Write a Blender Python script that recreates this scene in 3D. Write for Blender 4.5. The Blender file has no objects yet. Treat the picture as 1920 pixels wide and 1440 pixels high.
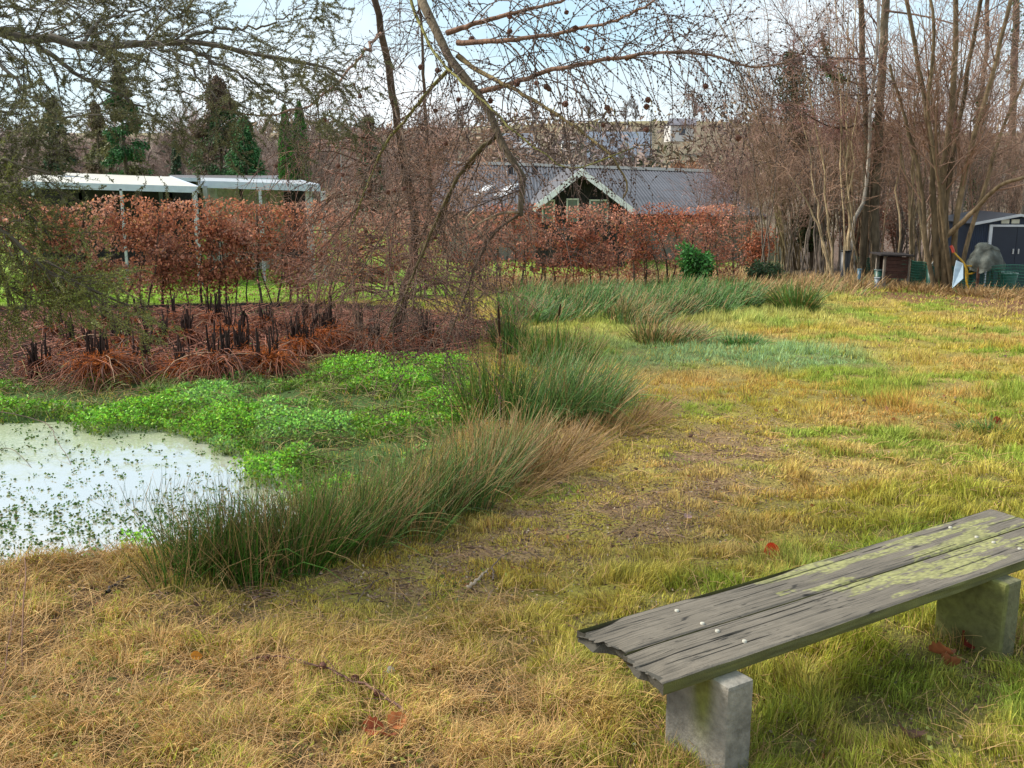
import bpy, math
import numpy as np
from mathutils import Vector

# ------------------------------------------------------------------ camera, sky, sun, exposure
SC = bpy.context.scene
R = math.radians
F, HZ, CAMZ = 1900.0, 310.0, 2.0          # focal length in photo pixels, horizon row, eye height
TH = math.atan((720 - HZ) / F)
cam_d = bpy.data.cameras.new('camera')
cam = bpy.data.objects.new('camera', cam_d)
SC.collection.objects.link(cam)
cam.location = (0, 0, CAMZ)
cam.rotation_euler = (math.pi / 2 - TH, 0, 0)
cam_d.sensor_width = 36.0
cam_d.lens = F / 1920 * 36
cam_d.clip_start = 0.05
cam_d.clip_end = 3000
SC.camera = cam
SC.view_settings.view_transform = 'Standard'
SC.view_settings.look = 'None'
SC.view_settings.gamma = 1
SC.view_settings.exposure = 1.17

SUN_EL, SUN_AZ = 42.0, -75.0              # azimuth from +Y towards +X
W = bpy.data.worlds.new('World'); SC.world = W; W.use_nodes = True
nt = W.node_tree; N = nt.nodes; LK = nt.links
N.clear()
wout = N.new('ShaderNodeOutputWorld'); bg = N.new('ShaderNodeBackground')
sky = N.new('ShaderNodeTexSky'); sky.sky_type = 'NISHITA'; sky.sun_disc = False
sky.sun_elevation = R(SUN_EL); sky.sun_rotation = R(SUN_AZ % 360)
sky.air_density = 1.0; sky.dust_density = 1.5; sky.ozone_density = 1.5
tc = N.new('ShaderNodeTexCoord')
mp = N.new('ShaderNodeMapping'); mp.inputs['Scale'].default_value = (1.0, 1.0, 2.6)
mp.inputs['Location'].default_value = (12.0, 2.0, 1.0)
n1 = N.new('ShaderNodeTexNoise'); n1.inputs['Scale'].default_value = 1.9; n1.inputs['Detail'].default_value = 7; n1.inputs['Roughness'].default_value = 0.52
rp = N.new('ShaderNodeValToRGB'); rp.color_ramp.elements[0].position = 0.36; rp.color_ramp.elements[1].position = 0.62
n2 = N.new('ShaderNodeTexNoise'); n2.inputs['Scale'].default_value = 3.5; n2.inputs['Detail'].default_value = 6
rp2 = N.new('ShaderNodeValToRGB')
rp2.color_ramp.elements[0].position = 0.3; rp2.color_ramp.elements[0].color = (4.6, 4.8, 5.0, 1)
rp2.color_ramp.elements[1].position = 0.7; rp2.color_ramp.elements[1].color = (5.9, 5.9, 5.9, 1)
blue = N.new('ShaderNodeMixRGB'); blue.blend_type = 'MIX'; blue.inputs['Fac'].default_value = 0.72
blue.inputs['Color2'].default_value = (2.6, 4.0, 4.8, 1)      # thin bright veil over the blue
mix = N.new('ShaderNodeMixRGB')
LK.new(tc.outputs['Generated'], mp.inputs['Vector'])
LK.new(mp.outputs['Vector'], n1.inputs['Vector']); LK.new(mp.outputs['Vector'], n2.inputs['Vector'])
LK.new(n1.outputs['Fac'], rp.inputs['Fac']); LK.new(n2.outputs['Fac'], rp2.inputs['Fac'])
LK.new(sky.outputs['Color'], blue.inputs['Color1'])
LK.new(rp.outputs['Color'], mix.inputs['Fac'])
LK.new(blue.outputs['Color'], mix.inputs['Color1']); LK.new(rp2.outputs['Color'], mix.inputs['Color2'])
LK.new(mix.outputs['Color'], bg.inputs['Color']); bg.inputs['Strength'].default_value = 0.1
LK.new(bg.outputs['Background'], wout.inputs['Surface'])

sl = bpy.data.lights.new('sun', 'SUN'); sl.energy = 2.7; sl.angle = R(18); sl.color = (1, 0.93, 0.82)
so = bpy.data.objects.new('sun', sl); SC.collection.objects.link(so)
sv = Vector((math.sin(R(SUN_AZ)) * math.cos(R(SUN_EL)), math.cos(R(SUN_AZ)) * math.cos(R(SUN_EL)), math.sin(R(SUN_EL))))
so.rotation_euler = (-sv).to_track_quat('-Z', 'Y').to_euler(); so.location = (0, 0, 30)

# ------------------------------------------------------------------ helpers
def rngs(s): return np.random.default_rng(s)
def nrm(v): return v / np.maximum(np.linalg.norm(v, axis=-1, keepdims=True), 1e-9)
def lerp(a, b, t): return a + (b - a) * t
def sstep(a, b, x):
    t = np.clip((x - a) / (b - a), 0, 1); return t * t * (3 - 2 * t)
def _h(i, j, s):
    n = (i.astype(np.int64) * 374761393 + j.astype(np.int64) * 668265263 + s * 1442695041) & 0xffffffff
    n = ((n ^ (n >> 13)) * 1274126177) & 0xffffffff
    n = n ^ (n >> 16)
    return (n & 0xffff) / 65535.0
def vn(x, y, s=0):
    x = np.asarray(x, float); y = np.asarray(y, float)
    i = np.floor(x); j = np.floor(y); u = x - i; v = y - j
    u = u * u * (3 - 2 * u); v = v * v * (3 - 2 * v)
    return lerp(lerp(_h(i, j, s), _h(i + 1, j, s), u), lerp(_h(i, j + 1, s), _h(i + 1, j + 1, s), u), v)
def fbm(x, y, s=0, o=4):
    r = 0; a = 0.5; t = 0
    for k in range(o):
        r = r + a * vn(np.asarray(x) * 2 ** k + 17.3 * k, np.asarray(y) * 2 ** k - 9.1 * k, s + k); t += a; a *= 0.5
    return r / t

def ray(px, py):
    a = (px - 960) / F; b = (720 - py) / F
    return np.array([a, math.cos(TH) + b * math.sin(TH), -math.sin(TH) + b * math.cos(TH)])
def at(px, py, Y):
    d = ray(px, py); return np.array([0, 0, CAMZ]) + d * (Y / d[1])
def on_z(px, py, z):
    d = ray(px, py); t = (z - CAMZ) / d[2]; return np.array([d[0] * t, d[1] * t, z])
def path(pts):            # [(px, py, Y)] -> (n,3)
    return np.array([at(*p) for p in pts])
def resample(P, K):       # smooth resampling of a polyline
    P = np.asarray(P, float)
    t = np.concatenate([[0], np.cumsum(np.linalg.norm(np.diff(P, axis=0), axis=1))]); t /= t[-1]
    m = np.gradient(P, t, axis=0)
    u = np.linspace(0, 1, K); i = np.clip(np.searchsorted(t, u, side='right') - 1, 0, len(t) - 2)
    h = (t[i + 1] - t[i])[:, None]; s = (u - t[i])[:, None] / h
    return ((2 * s**3 - 3 * s**2 + 1) * P[i] + (s**3 - 2 * s**2 + s) * h * m[i] + (-2 * s**3 + 3 * s**2) * P[i + 1] + (s**3 - s**2) * h * m[i + 1])

WZ = -0.36                # level of the pond water
def base_z(x, y):
    x = np.asarray(x, float); y = np.asarray(y, float)
    z = -0.045 * np.clip(y - 4, 0, 26)
    z = z + 15.0 * sstep(85, 330, y) * (0.85 + 0.25 * sstep(-80, 60, x) - 0.25 * sstep(40, 130, x))
    z = z + 0.08 * (fbm(x * 0.7, y * 0.7, 5, 3) - 0.5) + 0.055 * (fbm(x * 2.6, y * 2.6, 8, 2) - 0.5)
    return z
def poly_px(pts, z): return np.array([on_z(a, b, z)[:2] for a, b in pts])
def sdist(poly, x, y):    # signed distance to polygon, negative inside
    x = np.asarray(x, float); y = np.asarray(y, float)
    d = np.full(x.shape, 1e9); ins = np.zeros(x.shape, bool)
    n = len(poly)
    for i in range(n):
        ax, ay = poly[i]; bx, by = poly[(i + 1) % n]
        ex, ey = bx - ax, by - ay
        t = np.clip(((x - ax) * ex + (y - ay) * ey) / (ex * ex + ey * ey + 1e-12), 0, 1)
        d = np.minimum(d, np.hypot(x - ax - t * ex, y - ay - t * ey))
        c = ((ay > y) != (by > y)) & (x < (bx - ax) * (y - ay) / (by - ay + 1e-12) + ax)
        ins ^= c
    return np.where(ins, -d, d)
WATER = poly_px([(-900, 780), (-300, 790), (60, 797), (150, 792), (250, 800), (340, 808), (420, 840), (500, 870), (570, 905), (560, 970), (450, 1040), (330, 1075), (210, 1092), (60, 1108), (-150, 1122), (-700, 1145), (-1500, 1190)], WZ)
WET = poly_px([(-1200, 740), (-100, 740), (250, 720), (520, 700), (600, 690), (860, 690), (900, 760), (850, 840), (700, 950), (560, 1050), (330, 1085), (230, 1103), (60, 1122), (-150, 1138), (-700, 1165), (-1600, 1205)], WZ)
BED = poly_px([(-900, 545), (0, 545), (500, 545), (760, 560), (930, 600), (900, 660), (850, 695), (560, 700), (520, 735), (250, 735), (60, 760), (-900, 790)], -0.5)
def terrain(x, y):
    z = base_z(x, y)
    dw = sdist(WET, x, y)
    z = lerp(z, WZ + 0.03 + 0.05 * (fbm(np.asarray(x) * 2, np.asarray(y) * 2, 31, 3) - 0.4), sstep(0.35, -0.15, dw))
    dd = sdist(WATER, x, y)
    z = z - 0.4 * sstep(0.12, -0.25, dd)
    return z
def G(px, py, dz=0.0):
    z = -0.3
    for _ in range(12):
        p = on_z(px, py, z); z = 0.5 * z + 0.5 * float(terrain(p[:1], p[1:2])[0])
    return p + np.array([0, 0, dz + z - p[2]])
def gz(x, y): return float(terrain(np.array([x]), np.array([y]))[0])

# ---- mesh writing
def mesh_obj(name, V, T=None, Q=None, C=None, mat=None, parent=None, smooth=False, UV=None):
    V = np.asarray(V, np.float32).reshape(-1, 3)
    T = np.zeros((0, 3), np.int32) if T is None else np.asarray(T, np.int32).reshape(-1, 3)
    Q = np.zeros((0, 4), np.int32) if Q is None else np.asarray(Q, np.int32).reshape(-1, 4)
    me = bpy.data.meshes.new(name)
    me.vertices.add(len(V)); me.vertices.foreach_set('co', V.ravel())
    L = np.concatenate([T.ravel(), Q.ravel()]).astype(np.int32)
    me.loops.add(len(L)); me.loops.foreach_set('vertex_index', L)
    st = np.concatenate([np.arange(len(T)) * 3, len(T) * 3 + np.arange(len(Q)) * 4]).astype(np.int32)
    me.polygons.add(len(T) + len(Q)); me.polygons.foreach_set('loop_start', st)
    me.update(calc_edges=True)
    soft = smooth or (mat is not None and mat.name in ('grass_blades', 'rush_stems', 'twig', 'needle', 'bark'))
    me.polygons.foreach_set('use_smooth', np.full(len(T) + len(Q), bool(soft)))
    if C is not None:
        C = np.asarray(C, np.float32)
        if C.ndim == 1: C = np.tile(C, (len(V), 1))
        a = me.color_attributes.new('Col', 'FLOAT_COLOR', 'POINT')
        a.data.foreach_set('color', np.concatenate([C, np.ones((len(C), 1), np.float32)], 1).astype(np.float32).ravel())
    if mat: me.materials.append(mat)
    o = bpy.data.objects.new(name, me); SC.collection.objects.link(o)
    if parent is not None: o.parent = parent
    return o
class MB:
    def __init__(s): s.V = []; s.T = []; s.Q = []; s.C = []; s.n = 0
    def add(s, V, T=None, Q=None, C=(0.5, 0.5, 0.5)):
        V = np.asarray(V, float).reshape(-1, 3)
        if len(V) == 0: return s
        if T is not None and len(T): s.T.append(np.asarray(T).reshape(-1, 3) + s.n)
        if Q is not None and len(Q): s.Q.append(np.asarray(Q).reshape(-1, 4) + s.n)
        C = np.asarray(C, float)
        if C.ndim == 1: C = np.tile(C, (len(V), 1))
        s.V.append(V); s.C.append(C); s.n += len(V); return s
    def build(s, name, mat, parent=None, smooth=False, loc=None):
        V = np.concatenate(s.V)
        if loc is not None: V = V - np.asarray(loc)
        return mesh_obj(name, V, np.concatenate(s.T) if s.T else None, np.concatenate(s.Q) if s.Q else None, np.concatenate(s.C), mat, parent, smooth)
    def box(s, c, size, C=(0.5, 0.5, 0.5), rz=0.0, rx=0.0, ry=0.0):
        h = np.array(size) / 2
        v = np.array([[x, y, z] for x in (-1, 1) for y in (-1, 1) for z in (-1, 1)]) * h
        v = v @ rotm(rx, ry, rz).T + np.array(c)
        q = [[0, 1, 3, 2], [4, 6, 7, 5], [0, 4, 5, 1], [2, 3, 7, 6], [0, 2, 6, 4], [1, 5, 7, 3]]
        return s.add(v, None, q, C)
    def hexa(s, v8, C=(0.5, 0.5, 0.5)):   # bottom four then top four, same order
        return s.add(v8, None, [[3, 2, 1, 0], [4, 5, 6, 7], [0, 1, 5, 4], [1, 2, 6, 5], [2, 3, 7, 6], [3, 0, 4, 7]], C)
def rotm(rx, ry, rz):
    cx, sx, cy, sy, cz, sz = math.cos(rx), math.sin(rx), math.cos(ry), math.sin(ry), math.cos(rz), math.sin(rz)
    return np.array([[cz, -sz, 0], [sz, cz, 0], [0, 0, 1]]) @ np.array([[cy, 0, sy], [0, 1, 0], [-sy, 0, cy]]) @ np.array([[1, 0, 0], [0, cx, -sx], [0, sx, cx]])

def tubes(P, Rd, S=3, C=(0.3, 0.2, 0.1)):
    """P (N,K,3) polylines, Rd (N,K) radii -> V, Q, C"""
    P = np.asarray(P, float); Rd = np.asarray(Rd, float)
    n, K, _ = P.shape
    t = nrm(np.gradient(P, axis=1))
    md = nrm(P[:, -1] - P[:, 0]); ax = np.argmin(np.abs(md), axis=1); ref = np.eye(3)[ax][:, None, :]
    u = nrm(np.cross(t, np.broadcast_to(ref, t.shape))); v = np.cross(t, u)
    a = np.arange(S) * 2 * math.pi / S
    V = P[:, :, None] + Rd[:, :, None, None] * (np.cos(a)[None, None, :, None] * u[:, :, None] + np.sin(a)[None, None, :, None] * v[:, :, None])
    idx = np.arange(n * K * S).reshape(n, K, S)
    A = idx[:, :-1]; B = idx[:, 1:]
    Q = np.stack([A, np.roll(A, -1, 2), np.roll(B, -1, 2), B], -1).reshape(-1, 4)
    C = np.asarray(C, float)
    if C.ndim == 1: CC = np.tile(C, (n * K * S, 1))
    elif C.ndim == 2: CC = np.repeat(C, K * S, axis=0)
    else: CC = np.repeat(C.reshape(n * K, 3), S, axis=0)
    return V.reshape(-1, 3), Q, CC

def along(P, i, t):
    K = P.shape[1]; f = t * (K - 1); k = np.clip(f.astype(int), 0, K - 2); w = (f - k)[:, None]
    a = P[i, k]; b = P[i, k + 1]
    return a * (1 - w) + b * w, nrm(b - a)
def grow(P, Rd, M, L, t0=0.2, t1=1.0, ang=(35, 60), K=6, grav=0.0, wob=0.25, rr=0.6, rtip=0.15, rmin=0.0015, rng=None, tl=0.5, flat=0.0, up=0.0, wlen=True, rmax=9):
    """side shoots: M children over all parents"""
    seg = np.linalg.norm(np.diff(P, axis=1), axis=2).sum(1)
    w = seg / seg.sum() if wlen else np.full(len(P), 1 / len(P))
    i = rng.choice(len(P), M, p=w); t = t0 + (t1 - t0) * rng.random(M)
    o, d = along(P, i, t)
    r0, _ = along(np.repeat(Rd[:, :, None], 3, 2), i, t); r0 = np.clip(r0[:, 0] * rr, rmin, rmax)
    rnd = rng.normal(size=(M, 3))
    if flat > 0: rnd[:, 2] *= (1 - flat)
    perp = nrm(rnd - (rnd * d).sum(1, keepdims=True) * d)
    a = np.radians(rng.uniform(ang[0], ang[1], M))[:, None]
    d = nrm(np.cos(a) * d + np.sin(a) * perp)
    ln = L * (1 - tl * t) * rng.uniform(0.55, 1.25, M)
    pts = [o]; step = (ln / (K - 1))[:, None]
    for k in range(K - 1):
        d = nrm(d + wob * rng.normal(size=(M, 3)) * 0.5 + np.array([0, 0, -grav + up]))
        o = o + d * step; pts.append(o)
    Pn = np.stack(pts, 1)
    Rn = r0[:, None] * np.linspace(1, rtip, K)[None, :]
    return Pn, np.maximum(Rn, rmin * 0.6)
def taper(K, a, b, p=1.0): return a + (b - a) * np.linspace(0, 1, K) ** p

def leaves(o, d, L, Wd, C, rng, flat=0.0):
    """rhombic leaves: o base points, d directions"""
    n = len(o); rnd = rng.normal(size=(n, 3)); rnd[:, 2] *= (1 - flat)
    s = nrm(np.cross(d, nrm(rnd))); L = np.broadcast_to(L, n)[:, None]; Wd = np.broadcast_to(Wd, n)[:, None]
    nn = np.cross(d, s)
    m = o + d * L * 0.5 + nn * L * 0.08
    V = np.stack([o, m + s * Wd * 0.5, o + d * L, m - s * Wd * 0.5], 1).reshape(-1, 3)
    Q = np.arange(4 * n).reshape(n, 4)
    C = np.asarray(C, float)
    if C.ndim == 1: C = np.tile(C, (n, 1))
    return V, Q, np.repeat(C, 4, axis=0)
def rdir(n, rng, zb=0.0, zs=1.0):
    v = rng.normal(size=(n, 3)); v[:, 2] = v[:, 2] * zs + zb; return nrm(v)
def blades(B, H, Wd, lean, ld, C, Ctip=None, far=False, curl=0.5):
    """grass blades: base B, height H, width, lean amount 0..1, lean dir (angle)"""
    n = len(B); H = np.asarray(H)[:, None]; Wd = np.broadcast_to(Wd, n)[:, None]; lean = np.asarray(lean)[:, None]
    l = np.stack([np.cos(ld), np.sin(ld), np.zeros(n)], 1)
    up = np.array([0, 0, 1.0])
    fa = ld + 1.57 + (np.sin(np.arange(n) * 12.9898) * 43758.5 % 1 - 0.5) * 2.2
    s = np.stack([np.cos(fa), np.sin(fa), np.zeros(n)], 1)
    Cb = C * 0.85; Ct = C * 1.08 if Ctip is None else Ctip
    tip = B + H * (lean * l + np.sqrt(np.clip(1 - lean**2, 0.02, 1)) * up)
    if far:
        V = np.stack([B - s * Wd / 2, B + s * Wd / 2, tip], 1).reshape(-1, 3)
        T = np.arange(3 * n).reshape(n, 3)
        return V, T, None, np.stack([Cb, Cb, Ct], 1).reshape(-1, 3)
    m = B + H * 0.55 * (lean * (1 - curl) * l + np.sqrt(np.clip(1 - (lean * (1 - curl))**2, 0.02, 1)) * up)
    V = np.stack([B - s * Wd / 2, B + s * Wd / 2, m + s * Wd * 0.42, m - s * Wd * 0.42, tip], 1).reshape(-1, 3)
    i = np.arange(n)[:, None] * 5
    return V, (i + np.array([[3, 2, 4]])), (i + np.array([[0, 1, 2, 3]])), np.stack([Cb, Cb, C, C, Ct], 1).reshape(-1, 3)

# ---- materials
def mat_col(name, rough=0.7, trans=0.0, spec=0.3, noise=0.0, nscale=20, bump=0.0, bscale=60, coat=0.0, metal=0.0, stretch=None):
    """Principled shader on the object's own colour attribute, with noise variation and bump"""
    m = bpy.data.materials.new(name); m.use_nodes = True; t = m.node_tree; t.nodes.clear()
    out = t.nodes.new('ShaderNodeOutputMaterial'); p = t.nodes.new('ShaderNodeBsdfPrincipled')
    a = t.nodes.new('ShaderNodeAttribute'); a.attribute_name = 'Col'
    col = a.outputs['Color']
    co = t.nodes.new('ShaderNodeTexCoord'); vec = co.outputs['Object']
    if stretch:
        mm = t.nodes.new('ShaderNodeMapping'); mm.inputs['Scale'].default_value = stretch; t.links.new(vec, mm.inputs[0]); vec = mm.outputs[0]
    if noise:
        nz = t.nodes.new('ShaderNodeTexNoise'); nz.inputs['Scale'].default_value = nscale; nz.inputs['Detail'].default_value = 6
        mr = t.nodes.new('ShaderNodeMapRange'); mr.inputs['From Min'].default_value = 0.3; mr.inputs['From Max'].default_value = 0.7
        mr.inputs['To Min'].default_value = 1 - noise; mr.inputs['To Max'].default_value = 1 + noise
        mu = t.nodes.new('ShaderNodeVectorMath'); mu.operation = 'SCALE'
        t.links.new(vec, nz.inputs['Vector']); t.links.new(nz.outputs['Fac'], mr.inputs['Value'])
        t.links.new(col, mu.inputs[0]); t.links.new(mr.outputs['Result'], mu.inputs['Scale']); col = mu.outputs[0]
    t.links.new(col, p.inputs['Base Color'])
    p.inputs['Roughness'].default_value = rough; p.inputs['Specular IOR Level'].default_value = spec
    p.inputs['Metallic'].default_value = metal
    if bump:
        nb = t.nodes.new('ShaderNodeTexNoise'); nb.inputs['Scale'].default_value = bscale; nb.inputs['Detail'].default_value = 5
        b = t.nodes.new('ShaderNodeBump'); b.inputs['Strength'].default_value = bump; b.inputs['Distance'].default_value = 0.02
        t.links.new(vec, nb.inputs['Vector']); t.links.new(nb.outputs['Fac'], b.inputs['Height']); t.links.new(b.outputs['Normal'], p.inputs['Normal'])
    if trans:
        tr = t.nodes.new('ShaderNodeBsdfTranslucent'); mx = t.nodes.new('ShaderNodeMixShader'); mx.inputs[0].default_value = trans
        t.links.new(col, tr.inputs['Color']); t.links.new(p.outputs[0], mx.inputs[1]); t.links.new(tr.outputs[0], mx.inputs[2]); t.links.new(mx.outputs[0], out.inputs['Surface'])
    else: t.links.new(p.outputs[0], out.inputs['Surface'])
    return m
M_GRASS = mat_col('grass_blades', 0.65, 0.35, 0.25)
M_RUSH = mat_col('rush_stems', 0.45, 0.15, 0.4)
M_LEAF = mat_col('leaf', 0.5, 0.35, 0.35)
M_DEAD = mat_col('dead_leaf', 0.6, 0.3, 0.3)
M_NEEDLE = mat_col('needle', 0.6, 0.2, 0.3)
M_BARK = mat_col('bark', 0.85, 0, 0.2, noise=0.45, nscale=14, bump=0.8, bscale=40, stretch=(1, 1, 0.35))
M_TWIG = mat_col('twig', 0.7, 0, 0.3)
M_PAINT = mat_col('painted', 0.45, 0, 0.4, noise=0.08, nscale=6)
M_WOOD = mat_col('board', 0.8, 0, 0.2, noise=0.3, nscale=12)
M_PLASTIC = mat_col('plastic', 0.4, 0, 0.4, noise=0.15, nscale=9)

def tag(o, label=None, cat=None, group=None, kind=None):
    if label: o['label'] = label
    if cat: o['category'] = cat
    if group: o['group'] = group
    if kind: o['kind'] = kind
    return o
def empty(name, loc, rz=0.0):
    o = bpy.data.objects.new(name, None); SC.collection.objects.link(o); o.location = loc; o.rotation_euler = (0, 0, rz); o.empty_display_size = 0.1
    return o
def thing(name, loc, label, cat, group=None, rz=0.0): return tag(empty(name, [float(a) for a in loc], rz), label, cat, group)

# ------------------------------------------------------------------ ground zones (what grows where)
def pz(pts):
    return np.array([G(a, b)[:2] for a, b in pts])
Z_BARE = pz([(120, 1110), (330, 1100), (700, 1040), (950, 960), (1090, 860), (1230, 790), (1330, 770), (1470, 780), (1480, 850), (1380, 960), (1380, 1010), (1180, 1040), (960, 1070), (860, 1130), (640, 1170), (420, 1160), (200, 1150)])
Z_STRAW = pz([(-1500, 1060), (0, 1050), (250, 1060), (330, 1110), (700, 1180), (900, 1160), (1060, 1250), (1250, 1300), (1300, 1700), (-1500, 1700)])
Z_LUSH = pz([(1080, 1100), (1250, 1060), (1500, 1010), (1640, 960), (1920, 760), (2600, 700), (2600, 1700), (1350, 1700), (1200, 1350), (1120, 1200)])
Z_BLUE = pz([(1130, 640), (1350, 625), (1560, 655), (1620, 680), (1500, 700), (1300, 695), (1180, 690)])
Z_WETG = pz([(930, 540), (1600, 540), (1600, 600), (1300, 625), (1130, 660), (950, 640)])
Z_LITTER = pz([(1540, 525), (2400, 560), (2400, 600), (1920, 600), (1800, 572), (1640, 555), (1560, 545)])
Z_ORANGE = pz([(1200, 720), (1450, 700), (1620, 720), (1900, 700), (2200, 760), (1900, 800), (1500, 760), (1250, 770)])
HEDGE_L = [(-14.5, 19.0), (-9.5, 19.6), (-3.6, 20.4)]
HEDGE_R = [(-3.6, 22.0), (2.0, 24.0), (5.5, 25.2)]
def zones(x, y):
    w = 0.25 + 0.03 * y
    nz = (fbm(x * 1.3, y * 1.3, 40, 4) - 0.5) * (0.9 + 0.07 * y)
    def m(p, k=1.0): return sstep(w * k, -w * k, sdist(p, x, y) + nz)
    z = {}
    z['water'] = sstep(0.04, -0.04, sdist(WATER, x, y) + nz * 0.15)
    z['wet'] = sstep(0.1, -0.1, sdist(WET, x, y) + nz * 0.2)
    z['bed'] = sstep(0.2, -0.2, sdist(BED, x, y) + nz * 0.35)
    z['bare'] = m(Z_BARE, 0.9); z['straw'] = m(Z_STRAW); z['lush'] = m(Z_LUSH)
    z['blue'] = m(Z_BLUE); z['wetg'] = m(Z_WETG); z['litter'] = m(Z_LITTER, 0.5); z['orange'] = m(Z_ORANGE)
    xl = np.interp(x, [-60, -14.5, -9.5, -3.6, 2, 9.5, 60], [19, 19.0, 19.6, 20.6, 24.0, 26.5, 30])
    z['beyond'] = sstep(-0.1, 0.4, y - xl)
    return z
SOIL = np.array([0.185, 0.115, 0.066]); MOSS = np.array([0.31, 0.27, 0.045]); STRAW = np.array([0.62, 0.41, 0.17]); YG = np.array([0.53, 0.50, 0.060])
GREEN = np.array([0.22, 0.33, 0.045]); BLUEG = np.array([0.34, 0.49, 0.22]); ORANGE = np.array([0.62, 0.335, 0.085]); LITTER = np.array([0.17, 0.075, 0.045])
def mixc(c, d, w): return c * (1 - w[:, None]) + d * w[:, None]
def ground_color(x, y, z):
    n1 = fbm(x * 2.1, y * 2.1, 50, 4); n2 = fbm(x * 7, y * 7, 60, 3); n3 = fbm(x * 0.5, y * 0.5, 70, 3)
    c = np.tile(lerp(SOIL, MOSS, 0.55), (len(x), 1))
    c = mixc(c, np.tile(MOSS, (len(x), 1)), sstep(0.4, 0.65, n1) * 0.8)
    c = mixc(c, np.tile(STRAW * 0.6, (len(x), 1)), sstep(0.5, 0.7, n3) * 0.4)
    c = mixc(c, SOIL * 1.35 + 0 * c, z['bare'] * sstep(0.3, 0.55, n1) * 0.9)
    c = mixc(c, MOSS * 1.1 + 0 * c, z['bare'] * sstep(0.55, 0.35, n1) * 0.6)
    c = mixc(c, np.array([0.13, 0.075, 0.038]) + 0 * c, z['straw'] * 0.9)
    c = mixc(c, np.array([0.15, 0.15, 0.04]) + 0 * c, z['lush'] * 0.7)
    c = mixc(c, np.array([0.10, 0.17, 0.06]) + 0 * c, z['blue'] * 0.7)
    c = mixc(c, LITTER + 0 * c, z['litter'] * 0.9)
    c = mixc(c, np.array([0.036, 0.018, 0.013]) + 0 * c, z['bed'])
    c = mixc(c, np.array([0.06, 0.11, 0.025]) + 0 * c, z['wet'] * (1 - z['bed']))
    c = mixc(c, np.array([0.22, 0.34, 0.045]) + 0 * c, z['beyond'])
    c = mixc(c, np.array([0.14, 0.095, 0.07]) + 0 * c, z['beyond'] * sstep(4, 8, x - (y - 24) * .2))
    c = mixc(c, np.array([0.16, 0.13, 0.085]) + 0 * c, sstep(44, 60, y))
    c = mixc(c, np.array([0.20, 0.17, 0.075]) + 0 * c, sstep(240, 300, y))
    return c * (0.7 + 0.6 * n2)[:, None]

# ------------------------------------------------------------------ ground sheet and water
def rows():
    y = -8.0; r = [y]
    while y < 1200:
        y += max(0.045, 0.007 * y) if -1 <= y < 32 else (0.6 if y < -1 else 0.022 * y)
        r.append(y)
    return np.array(r)
ys = rows()
u = np.linspace(-1, 1, 561); xs = np.sinh(u * 5.9) / np.sinh(5.9) * 900
xs = np.sign(xs) * (np.abs(xs) + 0) ; xs = np.unique(np.concatenate([xs[np.abs(xs) > 6], np.arange(-6, 6.001, 0.055)]))
X, Y = np.meshgrid(xs, ys); x = X.ravel(); y = Y.ravel()
zt = terrain(x, y); zo = zones(x, y)
zt = zt + (fbm(x * 9, y * 9, 90, 2) - 0.5) * 0.025 * sstep(40, 20, y)
nx, ny = len(xs), len(ys)
idx = np.arange(nx * ny).reshape(ny, nx)
Qd = np.stack([idx[:-1, :-1], idx[:-1, 1:], idx[1:, 1:], idx[1:, :-1]], -1).reshape(-1, 4)
M_GROUND = mat_col('soil_and_moss', 0.9, 0, 0.2, noise=0.5, nscale=48, bump=1.0, bscale=110)
g = mesh_obj('ground', np.stack([x, y, zt], 1), None, Qd, ground_color(x, y, zo), M_GROUND, smooth=True)
tag(g, 'uneven damp ground of moss, soil and old grass', None, None, 'structure')

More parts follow.
